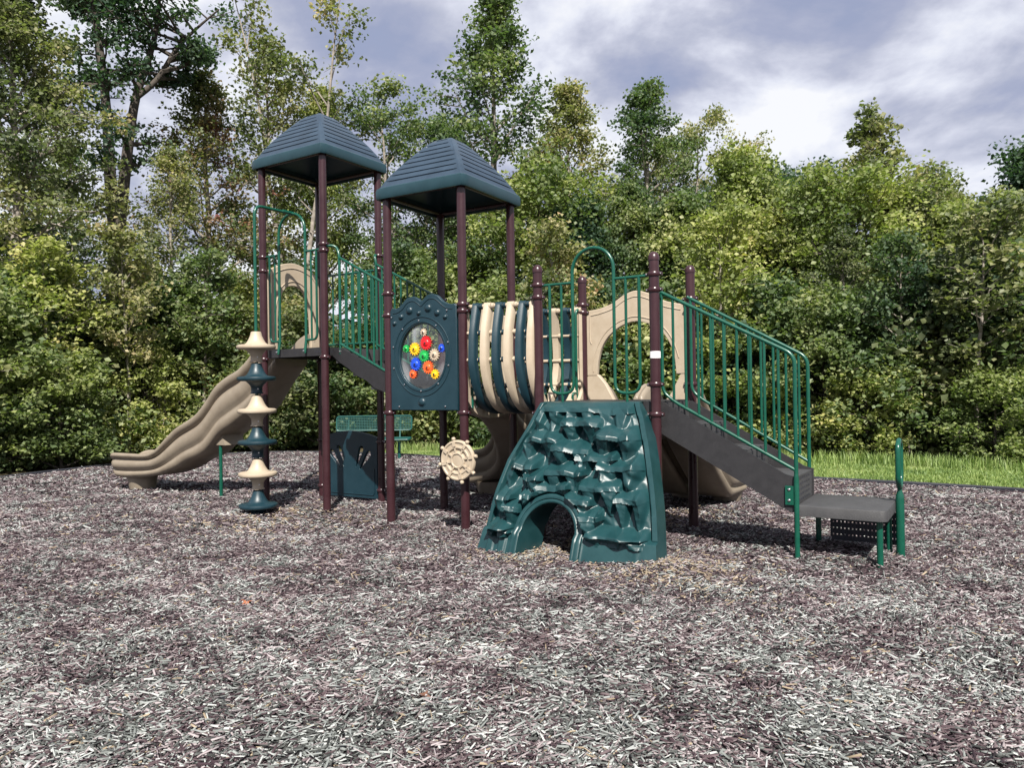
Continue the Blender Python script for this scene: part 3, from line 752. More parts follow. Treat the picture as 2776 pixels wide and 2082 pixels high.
# gear play panel ----------------------------------------------------------
gp = [(.055, 1.205), (.055, 2.21), (.075, 2.235), (.10, 2.235), (.125, 2.225)] + [tuple(p_) for p_ in spline([(.15, 2.235), (.20, 2.265), (.255, 2.315), (.31, 2.335), (.36, 2.335), (.41, 2.31), (.447, 2.285), (.485, 2.31), (.54, 2.345), (.60, 2.345), (.65, 2.325), (.71, 2.27), (.76, 2.245)], 4)] + \
     [(.79, 2.235), (.85, 2.235), (.868, 2.215), (.868, 1.205)]
CX, CZ = .449, 1.738
GP = panel('gear_panel', gp, [[(CX + .292 * math.cos(a), CZ + .334 * math.sin(a)) for a in np.linspace(0, 2 * PI, 49)[:-1]]], .045, L(1, 0, -.01), u1, UP, TEALD, PS, .012)
q = MB()
for ra, rb in ((.305, .347), (.355, .397)):
    q.tube([L(1, CX + ra * math.cos(a), -.034, CZ + rb * math.sin(a)) for a in np.linspace(0, 2 * PI, 64)], .006, 6, cap=False)
q.tube([L(1, a, -.034, b) for a, b in spline([(.09, 2.19), (.15, 2.195), (.21, 2.225), (.26, 2.275), (.31, 2.298), (.36, 2.298), (.41, 2.27), (.447, 2.243), (.485, 2.27), (.54, 2.305), (.60, 2.308), (.65, 2.285), (.71, 2.235), (.76, 2.205), (.83, 2.195)], 4)], .005, 6)
q.build('moulded_rib', TEALD, GP)


def c3(x, y):   # picture-measured layout of the panel's mouldings, already reduced to metres on the panel
    return (.055 + (x - 237) / (725 - 237) * .813, 2.225 - (y - 205) / (967 - 205) * 1.02)


for x, y, r_ in [(385, 218, 30), (320, 262, 22), (268, 308, 18), (525, 210, 30), (455, 243, 18), (592, 250, 25), (650, 285, 18), (470, 910, 32)]:
    a, b = c3(x, y); r_ = r_ * .00145
    q = MB(); q.lathe(L(1, a, -.026, b), [(r_ * 1.12, 0), (r_ * 1.12, .008), (r_ * .98, .010), (r_ * .90, .006), (r_ * .8, .016), (r_ * .5, .024), (r_ * .1, .027)], 20, (u1, UP, -v1)); q.build('dome', TEALD, GP)
bolts([L(1, *((c3(x, y)[0], -.04, c3(x, y)[1]))) for x, y in ((457, 300), (585, 345), (333, 357), (670, 472), (260, 490), (672, 642), (262, 652), (596, 776), (342, 778), (467, 828), (248, 262), (665, 238), (300, 945), (645, 943))], GP, -v1, .009)
q = MB(); q.lathe(L(1, CX, -.004, CZ), [(.0, 0), (1, 0), (1, .004), (0, .004)], 40, (u1 * .31, UP * .35, -v1)); q.build('window', GLASS, GP)


def gear(c, r_, col, teeth, ph, toward):
    q = MB(); pr = []
    for k_ in range(teeth):
        for f_, rr in ((0, .78), (.22, .78), (.34, 1.0), (.62, 1.0), (.74, .78)):
            a = ph + (k_ + f_) * 2 * PI / teeth; pr.append((math.cos(a) * r_ * rr, math.sin(a) * r_ * rr))
    n_ = len(pr); V = [c + u1 * x + UP * z - v1 * d for d in (0, .014) for x, z in pr] + [c - v1 * .014]
    F = [(i, (i + 1) % n_, n_ + (i + 1) % n_, n_ + i) for i in range(n_)] + [(n_ + i, n_ + (i + 1) % n_, 2 * n_) for i in range(n_)] + [tuple(range(n_))[::-1]]
    q.add(V, F); q.lathe(c - v1 * .014, [(r_ * .5, 0), (r_ * .42, .006), (r_ * .22, .012), (.001, .013)], 14, (u1, UP, -v1))
    go = q.build('gear', GC[col], GP, smooth=False)
    q = MB(); q.lathe(c - v1 * .026, [(.009, 0), (.008, .006), (.002, .008)], 10, (u1, UP, -v1)); q.build('axle', BLACKR, go)


for a, b, r_, col, nt_, ph in [(.467, 1.979, .040, 'tan', 10, 0), (.494, 1.871, .073, 'red', 16, .1), (.244, 1.824, .040, 'green', 10, .2), (.352, 1.816, .066, 'yellow', 14, .05), (.687, 1.813, .042, 'blue', 12, 0),
                            (.468, 1.742, .061, 'green', 14, .1), (.597, 1.75, .062, 'tan', 14, 0), (.362, 1.663, .068, 'blue', 15, .15), (.516, 1.627, .066, 'orange', 15, 0), (.327, 1.564, .046, 'orange', 11, .2), (.6, 1.557, .050, 'yellow', 11, 0)]:
    gear(L(1, a, -.012, b), r_, col, nt_, ph, -1)

# ship wheel ----------------------------------------------------------
wc = L(1, .937, -.115, .722); q = MB(); fr = (u1, UP, -v1)
q.lathe(wc, [(.196, 0), (.196, .02), (.188, .030), (.176, .032), (.166, .022), (.140, .022), (.134, .030), (.120, .030), (.112, .014), (.085, .014), (.078, .028), (.066, .032), (.058, .022), (.03, .024), (.001, .024)], 40, fr)
WH = q.build('ship_wheel', BEIGE, PS, angle=40)
for k_ in range(8):
    a = k_ * PI / 4 + .22; d = u1 * math.cos(a) + UP * math.sin(a); pd = np.cross(d, v1); q = MB()
    q.box(wc + d * .06 - pd * .008 - v1 * .012, d * .075, pd * .016, -v1 * .018)
    q.box(wc + d * .134 - pd * .016 - v1 * .015, d * .046, pd * .032, -v1 * .021)
    q.lathe(wc + d * .186 - v1 * .016, [(.012, 0), (.011, .008), (.019, .016), (.021, .026), (.016, .038), (.004, .042)], 12, (pd, v1, d))
    sk = q.build('spoke', BEIGE, WH, angle=40)
q = MB(); q.tube([wc, wc + v1 * .10], .02, 10); q.build('wheel_axle', PURP, WH)

# fan panel under tower 1 (back side) ------------------------------------
fo = [(.06, .05), (.06, .80)] + [tuple(p_) for p_ in spline([(.07, .815), (.25, .855), (.52, .885), (.79, .855), (.96, .815)], 5)] + [(.98, .80), (.98, .05)]
holes = []
for k_, an in enumerate((-38, -22, 22, 38)):
    a = R(an); cxh, czh = .52 + math.sin(a) * .42, .27 + math.cos(a) * .32
    d = np.array([math.sin(a), math.cos(a)]); pn_ = np.array([d[1], -d[0]])
    h_ = [(-.15, -.010), (-.15, .010), (.05, .040), (.11, .042), (.145, .022), (.145, -.022), (.11, -.042), (.05, -.040)]
    holes.append([(cxh + d[0] * x + pn_[0] * y, czh + d[1] * x + pn_[1] * y) for x, y in h_])
FP = panel('fan_panel', fo, holes, .04, L(0, 0, .9157), u0, UP, TEALD, PS, .01)
q = MB(); q.tube([L(0, a, .892, b) for a, b in [(.10, .42), (.10, .12), (.12, .09), (.92, .09), (.94, .12), (.94, .42)]], .006, 6); q.build('moulded_rib', TEALD, FP)

# barrel crawl bridge between towers 2 and 3 ------------------------------
NB = (PP['P3'], PP['P7']); FB = (PP['P6'], PP['P8'])


def bb(s_, w_, z):
    n_ = NB[0] * (1 - s_) + NB[1] * s_; f_ = FB[0] * (1 - s_) + FB[1] * s_; p_ = n_ + (f_ - n_) * w_; return np.array([p_[0], p_[1], z])


US = [(.035, 2.205), (.0, 2.08), (-.035, 1.93), (-.05, 1.75), (-.045, 1.62), (.0, 1.47), (.07, 1.35), (.17, 1.25), (.30, 1.195), (.5, 1.175)]
US = US + [(1 - w_, z) for w_, z in US[:-1][::-1]]
US = spline(US, 4)
dz = np.gradient(US, axis=0); nl = np.stack([dz[:, 1], -dz[:, 0]], 1); nl /= np.linalg.norm(nl, axis=1)[:, None]
BRG = None; hoops = [('b', .085), ('t', .222), ('b', .392), ('t', .545), ('b', .700), ('t', .858), ('b', .972)]
hoops = [('t', .160), ('b', .315), ('t', .470), ('b', .625), ('t', .78), ('b', .925)]
for c_, s0 in hoops:
    q = MB(); hw = .045; V = []
    for (w_, z), n_ in zip(US, nl):
        for ds, dn in ((-hw, -.014), (-hw * .75, -.028), (hw * .45, -.028), (hw, -.010), (hw * .9, .050), (-hw * .9, .050)):
            V.append(bb(s0 + ds, w_ + n_[0] * -dn * 1.05, z + n_[1] * -dn))
    k_ = len(US); q.add(V, [(i * 6 + j, i * 6 + (j + 1) % 6, (i + 1) * 6 + (j + 1) % 6, (i + 1) * 6 + j) for i in range(k_ - 1) for j in range(6)] + [(0, 1, 2, 3, 4, 5), tuple((k_ - 1) * 6 + j for j in range(6))[::-1]])
    for w_ in (.045, .955): q.tube([bb(s0 - hw, w_, 2.205), bb(s0 + hw, w_, 2.205)], .034, 16)
    ho = q.build('barrel_hoop', TEALD if c_ == 't' else BEIGE, PS if BRG is None else BRG, angle=45)
    if BRG is None: BRG = ho
for w_, z, r_ in [(.045, 2.205, .021), (.01, 1.945, .017), (0.0, 1.685, .017), (.07, 1.435, .017), (.955, 2.205, .021), (.99, 1.945, .017), (1.0, 1.685, .017), (.93, 1.435, .017), (.33, 1.215, .017), (.67, 1.215, .017)]:
    q = MB(); q.tube([bb(.05, w_, z), bb(1.0, w_, z)], r_, 12)
    q.build('cross_rod', BEIGE, BRG)
    for c_, s0 in hoops:
        q = MB(); q.tube([bb(s0 + .05, w_, z), bb(s0 + .085, w_, z)], r_ + .009, 12); q.build('collar', TEALD if c_ == 't' else BEIGE, BRG)
q = MB()
for s0 in (0.02, 1.0):  # end rings bolted to the decks
    V = []
    for (w_, z), n_ in zip(US, nl):
        w2 = min(max(w_, .06), .94) if z > 1.3 else w_
        for ds, dn in ((-.02, -.0), (-.02, .07), (.02, .07), (.02, 0)): V.append(bb(s0 + ds, w2 - n_[0] * -dn, z - n_[1] * -dn))
    k_ = len(US); q.add(V, [(i * 4 + j, i * 4 + (j + 1) % 4, (i + 1) * 4 + (j + 1) % 4, (i + 1) * 4 + j) for i in range(k_ - 1) for j in range(4)])
q.build('end_ring', BEIGE, BRG, angle=45)
# entry rails of the bridge: at P3, P6, P7, P8
for pn_, sgn, s_, zc in (('P3', 1, .03, 2.20), ('P6', -1, .03, 2.2), ('P7', 1, .97, 2.25), ('P8', -1, .97, 2.22)):
    vv = UV(1 if pn_ in ('P3', 'P6') else 2); c = PP[pn_]; side = vv[0] * (.03 if pn_ in ('P3', 'P6') else -.03)
    a = c + side + vv[1] * sgn * .125 * .8
    rr_ = pipe('entry_rail', [c + UP * zc, a + UP * (zc - .02), a + UP * 1.9, a + UP * 1.215], .0155, PS, .09)
    b_ = a + vv[1] * sgn * .09
    pipe('entry_bracket', [a + UP * 1.345, b_ + UP * 1.345, b_ + UP * 1.215], .0125, rr_, .03)
    bolts([a + UP * 1.225 - vv[1] * .017, b_ + UP * 1.225 - vv[1] * .017], rr_, -vv[1], .011)

# tower 3 front rails over the climbing wall -------------------------------
R3 = pipe('arch_rail', [L(2, .367, 0, 2.2), L(2, .367, 0, 2.4)] + arc(2, .573, .206, 2.455, 0) + [L(2, .779, 0, 2.4), L(2, .779, 0, 2.2)], .016, PS, 0)
for a, b, st_ in ((.128, .367, .250), (1.018, .779, .893)):
    pipe('side_loop', [L(2, a, 0, 2.362), L(2, a, 0, 1.35), L(2, b, 0, 1.35), L(2, b, 0, 2.25)], .0145, R3, .10)
    pipe('baluster', [L(2, st_, 0, 2.362), L(2, st_, 0, 1.27)], .0125, R3, 0)
pipe('top_rail', [L(2, .04, 0, 2.362), L(2, .367, 0, 2.362)], .0135, R3, 0); pipe('top_rail', [L(2, .779, 0, 2.362), L(2, 1.12, 0, 2.362)], .0135, R3, 0)

# climbing wall -------------------------------------------------------------
NU, NT = 190, 210
zs_l = [(1.27, .062), (1.053, -.003), (.917, -.063), (.762, -.132), (.609, -.165), (.488, -.189), (.37, -.200), (.248, -.205), (.0, -.235), (-.06, -.24)]
zs_r = [(1.27, 1.084), (1.137, 1.157), (.95, 1.234), (.77, 1.296), (.594, 1.349), (.423, 1.394), (.264, 1.427), (.0, 1.475), (-.06, 1.48)]
fl_ = lambda z: float(np.interp(-z, [-a for a, b in zs_l], [b for a, b in zs_l])); fr_ = lambda z: float(np.interp(-z, [-a for a, b in zs_r], [b for a, b in zs_r])) - .045
ledges = [(.05, 1.0, 1.205), (.372, .758, 1.101), (-.028, .396, .954), (.716, 1.136, .981), (.343, .704, .874), (.586, .953, .814), (-.118, .224, .719), (.809, 1.212, .753), (.324, .704, .69), (.154, .322, .634), (.266, .598, .567), (.681, 1.054, .581),
          (-.16, .075, .457), (.137, .30, .482), (.538, .813, .473), (1.024, 1.282, .507), (.723, .911, .342), (-.02, .15, .372), (.80, 1.32, .200), (-.17, .09, .190)]
HC, HR = .452, .262   # arch opening centre and half width


def vbase(z): return -.03 - .60 * (1 - max(0, min(z, 1.27)) / 1.27) ** .85


LR = random.Random(5); lp = [dict(a=a, b=b, z=z, d=(.118 if i else .06) * (.9 + .3 * LR.random()), s=LR.uniform(-.025, .025), k=[LR.uniform(-.05, .05) for _ in range(6)], tail=LR.uniform(.17, .25)) for i, (a, b, z) in enumerate(ledges)]


FR = {}


def fval(i, j, k):
    if (i, j, k) not in FR: FR[(i, j, k)] = random.Random(i * 7919 + j * 104729 + k * 13).random()
    return FR[(i, j, k)]


def facet(u_, z, cell, k):
    """piecewise flat height on a skewed triangle net: crisp facets like moulded rock"""
    x = u_ / cell + .5 * z / cell + 50; y = z / cell * .9 + 50; i, j = int(x), int(y); fx, fy = x - i, y - j
    a, b_, c, d = fval(i, j, k), fval(i + 1, j, k), fval(i, j + 1, k), fval(i + 1, j + 1, k)
    return a + (b_ - a) * fx + (c - a) * fy if fx + fy < 1 else d + (c - d) * (1 - fx) + (b_ - d) * (1 - fy)


def relief(u_, z):
    h_ = 0
    for q_ in lp:
        w_ = q_['b'] - q_['a']
        x = (u_ - q_['a']) / w_
        if x < -.12 or x > 1.12: continue
        edge = max(0, min(1, (x + .05) / .075)) * max(0, min(1, (1.05 - x) / .075))
        xi = max(0, min(.999, x)) * 5; i0 = int(xi); f_ = xi - i0
        kk = q_['k'][i0] * (1 - f_) + q_['k'][min(5, i0 + 1)] * f_
        dz_ = z - (q_['z'] + kk * .35); D = q_['d'] + kk * .8
        if dz_ > .080: continue
        if dz_ > .012: f = D * (.080 - dz_) / .068
        elif dz_ > -.030: f = D
        else:
            r_ = (-.030 - dz_) / q_['tail']
            if r_ > 1: continue
            # faceted undercut: converging triangular planes
            nb_ = max(1, round(w_ / .17)); xx = (max(0, min(.9999, x)) * nb_) % 1          # long shelves hang on several wedges
            xw = abs(2 * xx - 1 - q_['s'] * 8 * r_); hw_ = 1.02 - .72 * r_
            f = D * (.93 - .80 * r_) * max(0, min(1, (hw_ - xw) / .42)) if nb_ * w_ > 0 else 0
        h_ = max(h_, f * edge)
    n_ = facet(u_, z, .13, 1) * .074 + facet(u_ + .3, z * 1.1, .07, 2) * .022
    return h_ + n_
    n_ = .012 * math.sin(u_ * 11 + z * 6) * math.cos(z * 13 - u_ * 4) + .010 * abs(math.sin(u_ * 19 - z * 15)) + .008 * abs(math.sin(u_ * 9 + z * 23 + 1))
    n_ += .018 * abs(((u_ * 3.1 + z * 2.3) % 1) - .5) + .014 * abs(((u_ * 2.1 - z * 3.7) % 1) - .5)
    return h_ + n_


q = MB(); idx = {}; V = []; F = []
zr_ = np.linspace(1.27, -.05, NT)


def hole_mask(u_, z):
    if z < .18: return abs(u_ - HC) < HR
    return (u_ - HC) ** 2 + (z - .18) ** 2 < HR ** 2


def snap(u_, z):
    """distance to arch edge"""
    if z < .18: return abs(u_ - HC) - HR
    return math.hypot(u_ - HC, z - .18) - HR


grid = np.zeros((NT, NU), int)
for i, z in enumerate(zr_):
    ul, ur = fl_(z), fr_(z)
    for j in range(NU):
        f_ = j / (NU - 1); u_ = ul + (ur - ul) * f_; zz_ = z
        d_ = snap(u_, zz_)
        if -.004 < d_ < .0: pass
        el_, er_ = (u_ - ul), (ur - u_)
        v_ = vbase(zz_)
        rel = relief(u_, zz_) if zz_ > .13 else relief(u_, .13) * .6 + .03
        edge = min(1, max(0, min(el_ - .045, er_ - .055) / .05))
        rel *= edge; rel += .05 * (1 - min(1, max(0, (el_ - .035) / .012))) + .05 * (1 - min(1, max(0, (er_ - .045) / .012)))
        if zz_ < .20: rel = max(rel * .7, .035 + .05 * min(1, (.20 - zz_) / .02)) 
        ring_ = 1 if d_ < .070 else max(0, 1 - (d_ - .070) / .012)
        flat = -.03 + min(0, vbase(zz_) * 0)
        ang = (.065 if zz_ > .2 else .092)
        rel = rel * (1 - ring_) + ang * ring_
        bow = -.04 * math.cos((f_ - .5) * PI) * max(0, 1 - zz_ / .8)
        V.append(L(2, u_, v_ - rel + bow, zz_)); grid[i, j] = len(V) - 1
for i in range(NT - 1):
    for j in range(NU - 1):
        z = (zr_[i] + zr_[i + 1]) / 2; ul, ur = fl_(z), fr_(z); u_ = ul + (ur - ul) * (j + .5) / (NU - 1)
        if hole_mask(u_, z): continue
        F.append((grid[i, j], grid[i + 1, j], grid[i + 1, j + 1], grid[i, j + 1]))
# sides and top flange
n0 = len(V)
for side, jj in (('l', 0), ('r', NU - 1)):
    col_ = []
    for i, z in enumerate(zr_):
        u_ = fl_(z) if side == 'l' else fr_(z); V.append(L(2, u_ + (.01 if side == 'l' else -.01), min(0.0, vbase(z) + .16 + .0 * z), z)); col_.append(len(V) - 1)
    for i in range(NT - 1):
        f_ = (grid[i, jj], col_[i], col_[i + 1], grid[i + 1, jj]); F.append(f_ if side == 'l' else f_[::-1])
tp = []
for j in range(NU): u_ = fl_(1.27) + (fr_(1.27) - fl_(1.27)) * j / (NU - 1); V.append(L(2, u_, .03, 1.278)); tp.append(len(V) - 1)
for j in range(NU - 1): F.append((grid[0, j], grid[0, j + 1], tp[j + 1], tp[j]))
q.add(V, F); CW = q.build('climbing_wall', TEAL, PS, angle=70)
# tunnel lining with a rounded front lip
q = MB(); V = []; pts_ = []
for z in np.linspace(-.06, .18, 8): pts_.append((HC - HR, z))
for a in np.linspace(PI, 0, 28)[1:-1]: pts_.append((HC + HR * math.cos(a), .18 + HR * math.sin(a)))
for z in np.linspace(.18, -.06, 8): pts_.append((HC + HR, z))
for (a, b) in pts_:
    ca = a - HC; nn_ = np.array([ca, max(0, b - .18)]); nn_ /= np.linalg.norm(nn_) + 1e-9
    vf = vbase(b) - (.075 if b > .2 else .105) - .04
    for dd, ext in ((.03, .068), (-.004, .066), (-.010, .058), (-.010, .034), (-.003, .030), (-.003, .024), (-.012, .018), (-.014, .004), (-.008, -.006), (.02, -.010), (.30, -.02), (.42, -.02)):
        V.append(L(2, a + nn_[0] * ext, vf + dd, b + nn_[1] * ext))
k_ = len(pts_); m_ = 12
F = [(i * m_ + j, i * m_ + j + 1, (i + 1) * m_ + j + 1, (i + 1) * m_ + j) for i in range(k_ - 1) for j in range(m_ - 1)]
q.add(V, F); q.build('tunnel_arch', TEAL, CW, angle=50)

# stairs from tower 3 to the landing ---------------------------------------
V0_, V1_ = .10, .80
q = MB()
for i, z in enumerate((1.08, .87, .665)):
    a0, a1 = 1.16 + i * .36, 1.16 + (i + 1) * .36
    if i == 2: a1 = 2.262
    q.box(L(2, a0, V0_ + .01, z - .02), u2 * (a1 - a0), v2 * (V1_ - V0_ - .02), UP * .02)
    q.box(L(2, a0, V0_ + .012, z), u2 * .012, v2 * (V1_ - V0_ - .024), UP * (.19 if i else .18))
q.box(L(2, 2.25, V0_ + .012, .40), u2 * .012, v2 * (V1_ - V0_ - .024), UP * .25)
qs = q; q = MB()
for i, (z, a0) in enumerate(((1.085, 1.171), (.875, 1.531), (.67, 1.892), (.43, 2.261))):
    for k_ in range(7):
        for rr_ in range(3 if i < 3 else 5):
            q.box(L(2, a0 + .0015, V0_ + .09 + k_ * .075, z + .03 + rr_ * .042), u2 * .001, v2 * .045, UP * .016)
ST3 = qs.pattern(q).build('stairs', VINYLT, PS, smooth=False, mat2=BLACKR)
for vv, sg in ((V0_, -1), (V1_, 1)):
    q = MB(); P_ = [L(2, a, vv, z) for a, z in [(1.16, 1.268), (1.20, 1.262), (2.20, .693), (2.275, .672), (2.275, .395), (2.235, .395), (1.22, .965), (1.16, 1.0)]]
    d = v2 * .009; k_ = len(P_)
    q.add([p_ - d for p_ in P_] + [p_ + d for p_ in P_], [tuple(range(k_)), tuple(range(k_, 2 * k_))[::-1]] + [(i, k_ + i, k_ + (i + 1) % k_, (i + 1) % k_) for i in range(k_)])
    q.build('stringer', VINYL, ST3, smooth=False)
    b0 = -.0 if sg < 0 else 0
    rv = vv + sg * .022
    pz = 2.236 if sg < 0 else 2.25
    e0 = 2.285 if sg < 0 else 2.235
    RR = pipe('hand_rail', [L(2, 1.158, rv if 1 else 0, pz), L(2, 1.17, rv, pz - .01), L(2, e0, rv, 1.640), L(2, e0, rv, -.08 if sg < 0 else .47)], .0165, ST3, .08, 14)
    pipe('bottom_rail', [L(2, 1.19, rv, pz - .02), L(2, 1.19, rv, 1.36), L(2, 1.30, rv, 1.268), L(2, e0, rv, .728)], .0145, RR, .06)
    for i in range(9):
        a = 1.292 + i * .1085; pipe('baluster', [L(2, a, rv, 1.268 - (a - 1.30) * .548 - .002), L(2, a, rv, pz - .01 - (a - 1.17) * (pz - 1.65) / (e0 - 1.17))], .012, RR, 0)
    q = MB(); q.lathe(L(2, e0, rv, 0), [(.0205, -.1), (.0205, .66), (.0165, .70)], 14) if sg < 0 else q.tube([L(2, e0, rv, .47), L(2, e0, rv, .7)], .0175, 12)
    q.build('newel', GREEN, RR)
    if sg < 0:
        q = MB(); q.box(L(2, e0 - .085, rv - .006, .455), u2 * .07, v2 * .008, UP * .15); pl_ = q.build('rail_bracket', GREEN, RR, smooth=False)
        bolts([L(2, e0 - .055, rv - .007, .575), L(2, e0 - .055, rv - .007, .49)], pl_, -v2, .012)

# landing ------------------------------------------------------------------
q = MB(); a0, a1, b0, b1 = 2.285, 2.925, .075, .80
cor = []
for (ca, cb, s0) in ((a1 - .05, b0 + .05, -PI / 2), (a1 - .05, b1 - .05, 0), (a0 + .01, b1 - .01, PI / 2), (a0 + .01, b0 + .01, PI)):
    r_ = .05 if ca > 2.5 else .01
    for a in np.linspace(s0, s0 + PI / 2, 6): cor.append((ca + r_ * math.cos(a), cb + r_ * math.sin(a)))
cc = np.array(cor); ce = cc.mean(0); V = []; lv = [(0, .372), (0, .445), (-.004, .452), (-.012, .456)]
for ins, z in lv:
    for a, b in cc: d = np.array([a, b]) - ce; d = d * (1 + ins / np.linalg.norm(d)); V.append(L(2, ce[0] + d[0], ce[1] + d[1], z))
k_ = len(cc); q.add(V, [(i * k_ + j, i * k_ + (j + 1) % k_, (i + 1) * k_ + (j + 1) % k_, (i + 1) * k_ + j) for i in range(3) for j in range(k_)] + [tuple(3 * k_ + j for j in range(k_)), tuple(range(k_))[::-1]])
LA = q.build('landing', VINYLT, PS, angle=30)
for a, b in ((2.865, .155), (2.865, .74), (2.32, .74)):
    q = MB(); q.lathe(L(2, a, b), [(.023, -.1), (.023, .372)], 14); q.build('leg', GREEN, LA)
# perforated closure sheet under the landing
q = MB(); nA, nB = 17, 5; A0, A1, Z0, Z1 = 2.42, 2.93, .10, .372
for i in range(nA + 1): x = A0 + (A1 - A0) * i / nA; q.box(L(2, x - .0095, .762, Z0), u2 * .019, v2 * .003, UP * (Z1 - Z0))
for j in range(nB + 1): z = Z0 + (Z1 - Z0) * j / nB; q.box(L(2, A0, .7655, z - .021), u2 * (A1 - A0), v2 * .003, UP * .042)
q.build('perforated_sheet', BLACKR, LA, smooth=False)
# grab loop beside the landing, seen end on
b0 = .66; ua = 2.955
q = MB(); q.lathe(L(2, ua, b0), [(.0325, -.1), (.0325, .47), (.030, .50), (.018, .54), (.017, .575)], 18)
GL = q.build('grab_post', GREEN, LA)
lp_ = [L(2, ua, b0 + x, z) for x, z in [(0, .56), (-.04, .585), (-.085, .625), (-.10, .68), (-.10, .85), (-.085, .905), (-.03, .94), (.03, .94), (.085, .905), (.10, .85), (.10, .68), (.085, .625), (.04, .585), (0, .56)]]
q = MB(); q.tube(spline(lp_, 4), .0205, 12); q.build('grab_loop', GREEN, GL, angle=60)

# ------------------------------------------------------------------ bench
BN = empty('park_bench', (-2.77, 15.05, 0)); tag(BN, 'green perforated steel bench seen through the posts, standing by the far edge of the chips', 'bench')
GB = mat('bench_coating', (.004, .052, .046), .4, .4, var=(8, .3))


def mesh_plank(name, c, ex, ey, w_, h_, nx_, ny_):
    q = MB(); ex, ey = np.array(ex, float), np.array(ey, float); n_ = np.cross(ex, ey); o = np.array(c) - ex * w_ / 2 - ey * h_ / 2
    rim_ = fil([o + ex * .001, o + ex * w_, o + ex * w_ + ey * h_, o + ey * h_, o, o + ex * w_ * .5], .06, 5)
    q.tube(rim_, .016, 8)
    for i in range(1, nx_): q.box(o + ex * (w_ * i / nx_) - ex * .004, ex * .008, ey * h_, n_ * .004)
    for j in range(1, ny_): q.box(o + ey * (h_ * j / ny_) - ey * .005 + n_ * .0045, ex * w_, ey * .010, n_ * .004)
    return q.build(name, GB, BN, smooth=False, origin=(0, 0, 0))


mesh_plank('backrest', (0, .18, .73), (1, 0, 0), (0, .18, .98), 1.50, .29, 46, 9)
mesh_plank('seat', (0, -.08, .43), (1, 0, 0), (0, .998, .05), 1.50, .36, 46, 10)
for x in (-.52, .52):
    q = MB(); q.tube([(x, .0, -.1), (x, .0, .36)], .03, 12); q.build('leg', GB, BN, origin=(0, 0, 0))
    q = MB(); q.tube(fil([(x, -.20, .40), (x, .10, .39), (x, .17, .62), (x, .22, .84)], .06), .018, 10); q.build('backrest_support', GB, BN, origin=(0, 0, 0))

# ------------------------------------------------------------------ grass strip
GM = leafmat('grass_blades', [(.1, (.075, .13, .04)), (.4, (.15, .22, .065)), (.7, (.26, .33, .11)), (1, (.40, .40, .20))], .3, .8)
GBASE = mat('grass_turf', (.10, .15, .04), .9, .1, bump=(20, .6), var=(8, 0), col2=(.22, .23, .09))


def grass_poly():
    out_ = BORDER[(BORDER[:, 1] > 8) & (BORDER[:, 0] > -3.2) & (BORDER[:, 0] < 9)]
    out_ = out_[np.argsort(out_[:, 0])]; return out_


gpz = grass_poly()
q = MB(); V = []
off_ = lambda x: .9 if x < -2 else (2.5 if x < 0 else 2.6)
for x, y in gpz: V += [(x, y + .02, .012), (x + off_(x) * .55, y + off_(x) * .95, .012)]
q.add(V, [(2 * i, 2 * i + 2, 2 * i + 3, 2 * i + 1) for i in range(len(gpz) - 1)])
go_ = q.build('lawn', GBASE, origin=(0, 0, 0)); tag(go_, kind='structure')
ng = 52000
i_ = rg.integers(0, len(gpz) - 1, ng); tt_ = rg.random(ng); s_ = rg.random(ng) ** .9
bx = gpz[i_, 0] * (1 - tt_) + gpz[i_ + 1, 0] * tt_; by = gpz[i_, 1] * (1 - tt_) + gpz[i_ + 1, 1] * tt_
of = np.where(bx < -2, .9, 2.6); gx_ = bx + of * .55 * s_ + .05; gy_ = by + of * .95 * s_ + .06
edge_ = s_ > .72; hgt = rg.uniform(.025, .07, ng) + edge_ * rg.uniform(0, .20, ng) * (rg.random(ng) < .5)
yaw = rg.uniform(0, 2 * PI, ng); le = rg.normal(0, .35, ng); wd = rg.uniform(.004, .009, ng)
dx, dy = np.cos(yaw), np.sin(yaw); b0 = np.stack([gx_, gy_, np.zeros(ng)], 1); side = np.stack([-dy, dx, 0 * dx], 1) * wd[:, None]
mid = b0 + np.stack([dx * le * hgt * .4, dy * le * hgt * .4, hgt * .6], 1); tip = b0 + np.stack([dx * le * hgt * 1.3, dy * le * hgt * 1.3, hgt], 1)
V = np.stack([b0 - side, b0 + side, mid + side * .8, mid - side * .8, tip + side * .15, tip - side * .15], 1).reshape(-1, 3)
F4 = (np.arange(ng)[:, None, None] * 6 + np.array([[0, 1, 2, 3], [3, 2, 4, 5]])[None]).reshape(-1, 4)
tag(batch('grass', V, F4, GM, np.repeat(rg.random(ng), 2)), kind='stuff')


# ------------------------------------------------------------------ trees
def leaves(C, size, rgen, flat=.75):
    """C (n,3) leaf centres -> folded leaf quads"""
    n = len(C); yaw = rgen.uniform(0, 2 * PI, n)
    ex, ey, ez = rotm(yaw, rgen.normal(-.2, .6, n), rgen.normal(0, flat, n))
    s = size * rgen.uniform(.6, 1.25, n)[:, None]; wv = s * rgen.uniform(.32, .48, n)[:, None]
    V = np.stack([C - ex * s * .5, C - ex * s * .05 + ey * wv + ez * wv * .35, C + ex * s * .5 + ez * 0, C + ex * s * .02,
                  C - ex * s * .05 - ey * wv + ez * wv * .35], 1)
    F = np.array([[0, 3, 2, 1], [0, 4, 2, 3]]); return V.reshape(-1, 3), (np.arange(n)[:, None, None] * 5 + F[None]).reshape(-1, 4)


